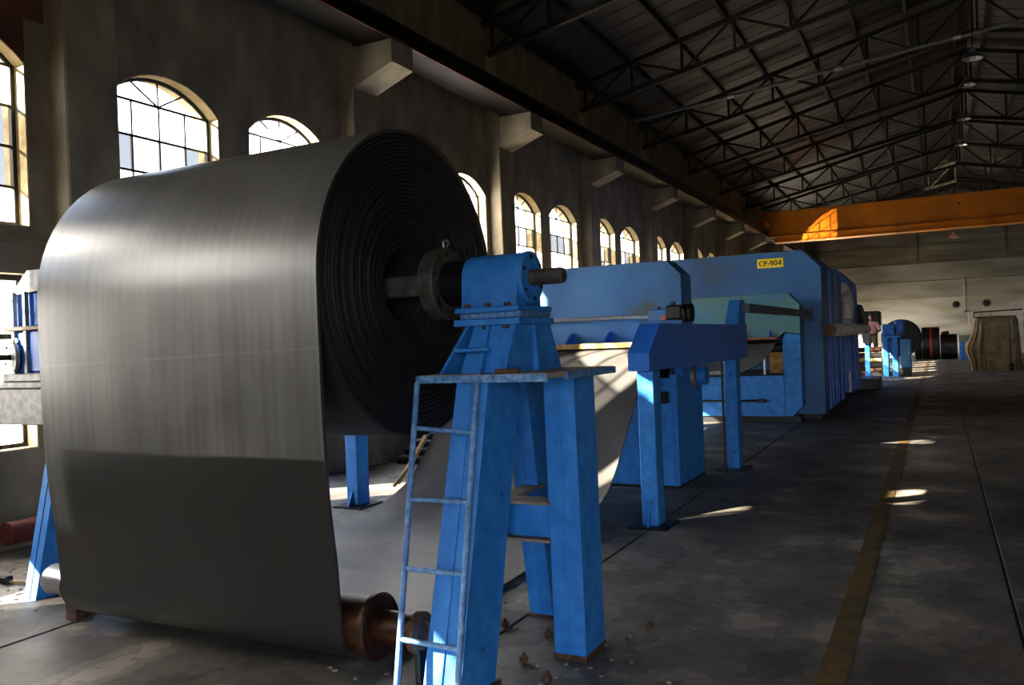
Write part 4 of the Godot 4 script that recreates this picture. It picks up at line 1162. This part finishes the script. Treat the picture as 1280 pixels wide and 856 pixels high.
	for i in N:
		for j in H:
			var A: Vector3 = pt.call(i, j)
			var B: Vector3 = pt.call((i + 1) % N, j)
			var C: Vector3 = pt.call((i + 1) % N, j + 1)
			var D: Vector3 = pt.call(i, j + 1)
			var n := (B - A).cross(D - A).normalized()
			if n.dot(A - Vector3(1.83, A.y, -35.15)) < 0:
				n = -n
			mb.quad(A, B, C, D, n)
		mb.tri(pt.call(i, H), pt.call((i + 1) % N, H), Vector3(1.83, 1.97, -35.15), Vector3.UP, Vector3.UP, Vector3.UP)
	obj("tarpaulin", mb, M.tarp, t)
	obj("wheel", MB.new().tube(Vector3(2.18, 0.13, -34.2), Vector3(2.3, 0.13, -34.2), 0.13, 18), M.rust, t)
	var fr := thing("hanging_frame", "thin steel frame behind the tarpaulin with a white cloth on its left end", "frame", Vector3(1.8, 0, -36.6))
	for z in [-36.25, -37.0]:
		obj("bar", MB.new().tube(Vector3(1.05, 2.13, z), Vector3(3.25, 2.2, z), 0.02, 8), M.dark_steel, fr)
		for x in [1.2, 3.2]:
			obj("post", MB.new().tube(Vector3(x, 0, z), Vector3(x, 2.12, z), 0.02, 8), M.dark_steel, fr)
	for x in [1.45, 1.75, 2.35]:
		obj("hanger", MB.new().tube(Vector3(x, 1.85, -36.25), Vector3(x, 2.14, -36.25), 0.012, 6), M.dark_steel, fr)
	obj("lamp_tube", MB.new().tube(Vector3(2.34, 1.92, -36.25), Vector3(2.34, 2.16, -36.25), 0.022, 8), M.white_cloth, fr)
	var cl := thing("hung_cloth", "white cloth strips hanging over the left end of the thin frame", "cloth", Vector3(1.1, 1.7, -36.2))
	for k in 2:
		var x := 1.03 + k * 0.11
		obj("strip", MB.new().hexa(rect(x - 0.02, x + 0.04, -36.19, -36.22, 1.6 + k * 0.03), rect(x - 0.05, x + 0.05, -36.15, -36.22, 2.16)), M.white_cloth, cl)
	var bp := thing("blue_cabinet", "pale blue steel cabinet with white triangle sign, right of the tarpaulin", "cabinet", Vector3(2.85, 0, -34.0))
	obj("body", MB.new().span(2.66, 3.4, 0, 2.25, -33.8, -34.4, 0.01), M.press_blue, bp)
	obj("triangle_sign", MB.new().prism(PackedVector2Array([Vector2(2.55, 1.84), Vector2(2.75, 1.72), Vector2(2.75, 1.95)]), -33.77, -33.79, Vector3.RIGHT, Vector3.UP, Vector3.BACK), M.white_cloth, bp)
	for k in 4:
		var cr := thing("blue_crate", ["blue crate standing upright, leftmost behind the black rolls", "blue crate standing second from left by the rolls", "grey crate lying on top of the upright blue crates", "rusty drum beside the blue crates"][k], ["crate", "crate", "crate", "drum"][k], Vector3(1.0, 0, -46))
		if k < 2:
			obj("body", MB.new().span(0.86 + k * 0.26, 1.08 + k * 0.26, 0, 0.85, -45.8, -46.2, 0.01), M.blue, cr)
			obj("slat", MB.new().span(0.9 + k * 0.26, 1.04 + k * 0.26, 0.2, 0.7, -45.78, -45.8), M.deep_blue, cr)
		elif k == 2:
			obj("body", MB.new().span(0.84, 1.36, 0.86, 1.15, -45.8, -46.2, 0.01), M.grey_steel, cr)
			obj("lid", MB.new().span(0.82, 1.38, 1.15, 1.2, -45.78, -46.22, 0.01), M.grey_steel, cr)
		else:
			obj("body", MB.new().tube(Vector3(1.62, 0, -46.2), Vector3(1.62, 0.95, -46.2), 0.22, 20), M.rust, cr)
			obj("rim", MB.new().tube(Vector3(1.62, 0.95, -46.2), Vector3(1.62, 0.98, -46.2), 0.235, 20), M.rust, cr)
	var cd := thing("wall_conduit", "thin white conduit running down the far end wall", "conduit", Vector3(1.4, 2.5, -54.9))
	obj("pipe_run", MB.new().tube(Vector3(1.4, 2.5, -54.93), Vector3(1.4, 4.4, -54.93), 0.03, 8), M.white_cloth, cd)
	obj("box", MB.new().span(1.33, 1.47, 2.4, 2.52, -54.85, -54.98, 0.01), M.grey_steel, cd)
	for q in [[0.95, "round dark vent plate on the end wall left of the conduit"], [2.48, "round dark vent plate on the end wall right of the conduit"]]:
		var v := thing("wall_vent", q[1], "vent", Vector3(q[0], 2.9, -54.95))
		obj("plate", MB.new().lathe(Vector3(q[0], 2.9, -55.0), Vector3.BACK, [Vector2(0.2, 0), Vector2(0.2, 0.04), Vector2(0.16, 0.05), Vector2(0, 0.05)], 20), M.iron, v)
		obj("grille", MB.new().tube(Vector3(q[0], 2.9, -54.95), Vector3(q[0], 2.9, -54.93), 0.1, 16), M.dark_steel, v)

# a body as a smooth union of tapered capsules, meshed as surface nets
func field(p: Vector3, bones: Array, grow: float) -> float:
	var d := 9.0
	var k := 0.035
	for b in bones:
		var a: Vector3 = b[0]
		var ab: Vector3 = b[1] - a
		var t := clampf((p - a).dot(ab) / maxf(ab.length_squared(), 1e-9), 0.0, 1.0)
		var q := (p - a) - ab * t
		q.z *= b[4]
		var e: float = q.length() - lerpf(b[2], b[3], t) - grow
		var h := clampf(0.5 + 0.5 * (d - e) / k, 0.0, 1.0)
		d = lerpf(d, e, h) - k * h * (1.0 - h)
	return d

func nets(bones: Array, lo: Vector3, hi: Vector3, cell: float, grow: float, at: Vector3) -> MB:
	var n := Vector3i(((hi - lo) / cell).ceil())
	var val := PackedFloat32Array()
	val.resize((n.x + 1) * (n.y + 1) * (n.z + 1))
	var sx := 1
	var sy := n.x + 1
	var sz := (n.x + 1) * (n.y + 1)
	for z in n.z + 1:
		for y in n.y + 1:
			for x in n.x + 1:
				var edge := x == 0 or y == 0 or z == 0 or x == n.x or y == n.y or z == n.z
				val[x + y * sy + z * sz] = 0.05 if edge else field(lo + Vector3(x, y, z) * cell, bones, grow)
	var verts := {}
	var off := [0, sx, sy, sx + sy, sz, sx + sz, sy + sz, sx + sy + sz]
	for z in n.z:
		for y in n.y:
			for x in n.x:
				var i := x + y * sy + z * sz
				var c := 0
				for k in 8:
					if val[i + off[k]] < 0:
						c += 1
				if c == 0 or c == 8:
					continue
				var s := Vector3.ZERO
				var m := 0
				for k in 8:
					for bit in [1, 2, 4]:
						if k & bit:
							continue
						var a: float = val[i + off[k]]
						var b: float = val[i + off[k | bit]]
						if (a < 0) != (b < 0):
							var t := a / (a - b)
							var p := Vector3(k & 1, (k >> 1) & 1, (k >> 2) & 1)
							p[[0, 0, 1, 1, 2][bit]] += t
							s += p
							m += 1
				verts[i] = lo + (Vector3(x, y, z) + s / m) * cell
	var nrm := {}
	for i in verts:
		var p: Vector3 = verts[i]
		var e := cell * 0.5
		nrm[i] = Vector3(field(p + Vector3(e, 0, 0), bones, grow) - field(p - Vector3(e, 0, 0), bones, grow), field(p + Vector3(0, e, 0), bones, grow) - field(p - Vector3(0, e, 0), bones, grow), field(p + Vector3(0, 0, e), bones, grow) - field(p - Vector3(0, 0, e), bones, grow)).normalized()
	var mb := MB.new()
	for i in verts:
		for ax in [[sx, sy, sz], [sy, sz, sx], [sz, sx, sy]]:
			var j: int = i + ax[0]
			if j >= val.size() or (val[i] < 0) == (val[j] < 0):
				continue
			var q := [i, i - ax[1], i - ax[1] - ax[2], i - ax[2]]
			if verts.has(q[1]) and verts.has(q[2]) and verts.has(q[3]):
				mb.quadn(at + verts[q[0]], at + verts[q[1]], at + verts[q[2]], at + verts[q[3]], nrm[q[0]], nrm[q[1]], nrm[q[2]], nrm[q[3]])
	return mb

func worker(at: Vector3) -> void:
	var o := thing("person", "man in a pink shirt and tan trousers standing at the far machine, elbows out", "person", at)
	var torso := [[Vector3(0, 0.98, 0), Vector3(0, 1.12, 0), 0.145, 0.14, 1.35], [Vector3(0, 1.12, 0), Vector3(0, 1.33, 0), 0.14, 0.15, 1.35], [Vector3(-0.13, 1.40, 0), Vector3(0.13, 1.40, 0), 0.075, 0.075, 1.0]]
	var arms := []
	var hands := []
	var legs := []
	for s in [-1.0, 1.0]:
		arms.append([Vector3(s * 0.18, 1.41, 0), Vector3(s * 0.28, 1.16, 0.02), 0.055, 0.045, 1.0])
		hands.append([Vector3(s * 0.28, 1.16, 0.02), Vector3(s * 0.18, 1.06, 0.2), 0.042, 0.03, 1.0])
		hands.append([Vector3(s * 0.18, 1.06, 0.2), Vector3(s * 0.15, 1.05, 0.27), 0.034, 0.028, 1.0])
		for f in 4:
			hands.append([Vector3(s * (0.175 - f * 0.018), 1.05, 0.27), Vector3(s * (0.165 - f * 0.018), 1.02, 0.33 - absf(f - 1.5) * 0.008), 0.0095, 0.008, 1.0])
		hands.append([Vector3(s * 0.13, 1.07, 0.24), Vector3(s * 0.1, 1.06, 0.29), 0.011, 0.009, 1.0])
		legs.append([Vector3(s * 0.09, 0.93, 0), Vector3(s * 0.11, 0.5, 0.01), 0.092, 0.062, 1.0])
		legs.append([Vector3(s * 0.11, 0.5, 0.01), Vector3(s * 0.12, 0.1, -0.02), 0.06, 0.042, 1.0])
	var feet := []
	for s in [-1.0, 1.0]:
		feet.append([Vector3(s * 0.12, 0.06, -0.03), Vector3(s * 0.14, 0.04, 0.14), 0.045, 0.036, 1.0])
	var head := [[Vector3(0, 1.44, -0.01), Vector3(0, 1.53, 0.0), 0.058, 0.055, 1.0], [Vector3(0, 1.63, -0.015), Vector3(0, 1.66, -0.02), 0.083, 0.085, 0.9], [Vector3(0, 1.57, 0.025), Vector3(0, 1.6, 0.03), 0.052, 0.058, 1.0], [Vector3(0, 1.63, 0.085), Vector3(0, 1.6, 0.1), 0.012, 0.016, 1.0], [Vector3(-0.088, 1.63, -0.01), Vector3(-0.09, 1.6, -0.01), 0.018, 0.012, 1.0], [Vector3(0.088, 1.63, -0.01), Vector3(0.09, 1.6, -0.01), 0.018, 0.012, 1.0]]
	var body := torso + arms + hands + legs + head + feet
	obj("body", nets(body, Vector3(-0.42, -0.02, -0.26), Vector3(0.42, 1.8, 0.42), 0.02, 0.0, at), M.skin, o)
	obj("shirt", nets(torso + arms, Vector3(-0.42, 1.0, -0.24), Vector3(0.42, 1.52, 0.24), 0.02, 0.012, at), M.shirt, o)
	obj("trousers", nets([torso[0]] + legs, Vector3(-0.3, 0.08, -0.24), Vector3(0.3, 1.02, 0.24), 0.02, 0.012, at), M.trousers, o)
	obj("waist_band", MB.new().lathe(at + Vector3(0, 0.98, 0), Vector3.UP, [Vector2(0.165, 0), Vector2(0.17, 0.005), Vector2(0.17, 0.045), Vector2(0.165, 0.05)], 20), M.belt_black, o)
	obj("hair", nets([[Vector3(0, 1.67, -0.03), Vector3(0, 1.69, -0.03), 0.085, 0.08, 0.9], [Vector3(0, 1.62, -0.06), Vector3(0, 1.66, -0.05), 0.06, 0.07, 1.0]], Vector3(-0.14, 1.5, -0.18), Vector3(0.14, 1.82, 0.12), 0.015, 0.006, at), M.hair, o)
	for s in [-1.0, 1.0]:
		obj("eye", MB.new().lathe(at + Vector3(s * 0.032, 1.645, 0.062), Vector3.BACK, [Vector2(0.011, -0.01), Vector2(0.009, 0.004), Vector2(0, 0.008)], 8, true), M.black_steel, o)
		obj("shoe", nets([[Vector3(s * 0.12, 0.055, -0.03), Vector3(s * 0.14, 0.04, 0.15), 0.052, 0.042, 1.0]], Vector3(s * 0.13 - 0.1, 0.0, -0.12), Vector3(s * 0.13 + 0.1, 0.14, 0.24), 0.015, 0.004, at), M.belt_black, o)
	obj("mouth", MB.new().box(at + Vector3(0, 1.568, 0.083), Vector3(0.04, 0.008, 0.01), 0.003), M.red_stripe, o)

func small_things() -> void:
	var at := [Vector3(-2.3, 0, -4.27), Vector3(-1.99, 0, -4.2), Vector3(-1.96, 0, -3.83), Vector3(-1.745, 0, -3.65), Vector3(-1.5, 0, -4.5), Vector3(-1.56, 0, -4.28)]
	var lab := ["rusty anchor bolt in the floor nearest the back leg of the stand", "rusty anchor bolt standing behind the right leg of the stand", "squat rusty anchor bolt between the ladder and the right leg", "rusty anchor bolt in front of the right leg, nearest the viewer", "dark anchor bolt on the open floor, furthest right of the stand", "small anchor bolt close beside the right leg of the stand"]
	for i in at.size():
		var b := thing("anchor_bolt", lab[i], "bolt", at[i], "anchor bolts around the near stand")
		var k := 0.6 if i == 5 else 1.0
		obj("stud", MB.new().tube(at[i], at[i] + Vector3(0.004, 0.055 * k, 0), 0.011 * k, 10), M.rust, b)
		obj("nut", MB.new().lathe(at[i] + Vector3(0, 0.008, 0), Vector3.UP, [Vector2(0.024 * k, 0), Vector2(0.024 * k, 0.026 * k), Vector2(0, 0.026 * k)], 6), M.rust, b)
	var p := thing("floor_pipe", "rust-red pipe lying along the foot of the window wall", "pipe", Vector3(-7.0, 0, -5.2))
	obj("pipe_run", MB.new().tube(Vector3(-7.05, 0.2, -4.3), Vector3(-7.05, 0.2, -6.6), 0.1, 16), M.red_rail, p)
	obj("support", MB.new().span(-7.2, -6.9, 0, 0.1, -4.8, -4.9), M.dark_steel, p)
	obj("support", MB.new().span(-7.2, -6.9, 0, 0.1, -6.2, -6.3), M.dark_steel, p)
	var sc := thing("rubber_strips", "black rubber strips piled by the wall behind the roll", "rubber strips", Vector3(-6.9, 0, -11))
	for k in 4:
		obj("strip", MB.new().box(Vector3(-6.6 + k * 0.02, 0.05 + k * 0.1, -11.3), Vector3(0.6, 0.1, 3.0 - k * 0.3), 0.02, Basis(Vector3.UP, 0.03 * k - 0.04)), M.rubber, sc)
	var cm := thing("floor_clamp", "small black clamp on the floor left of the far stand", "clamp", Vector3(-6.2, 0, -3.78))
	obj("jaw", MB.new().box(Vector3(-6.25, 0.03, -3.8), Vector3(0.1, 0.06, 0.06), 0.012), M.black_steel, cm)
	obj("handle", MB.new().tube(Vector3(-6.2, 0.02, -3.8), Vector3(-5.95, 0.02, -3.86), 0.012, 8), M.tan_strip, cm)
	var rng := RandomNumberGenerator.new()
	rng.seed = 77
	var db := MB.new()
	for k in 90:
		var q := Vector3(rng.randf_range(-2.9, -1.2), 0.004, rng.randf_range(-5.2, -3.2))
		var s := rng.randf_range(0.006, 0.018)
		db.box(q, Vector3(s, s * 0.6, s * 1.3), 0.0, Basis(Vector3.UP, rng.randf() * 6.0))
	for k in 60:
		var q := Vector3(rng.randf_range(-6.8, -5.0), 0.004, rng.randf_range(-4.4, -3.3))
		var s := rng.randf_range(0.008, 0.022)
		db.box(q, Vector3(s, s * 0.6, s * 1.3), 0.0, Basis(Vector3.UP, rng.randf() * 6.0))
	var d := MeshInstance3D.new()
	d.name = "floor_debris"
	d.mesh = db.st.commit()
	d.material_override = M.wall
	add_child(d)
	tag(d, "crumbs of concrete and grit scattered on the floor round the stands", "debris", "", "stuff")
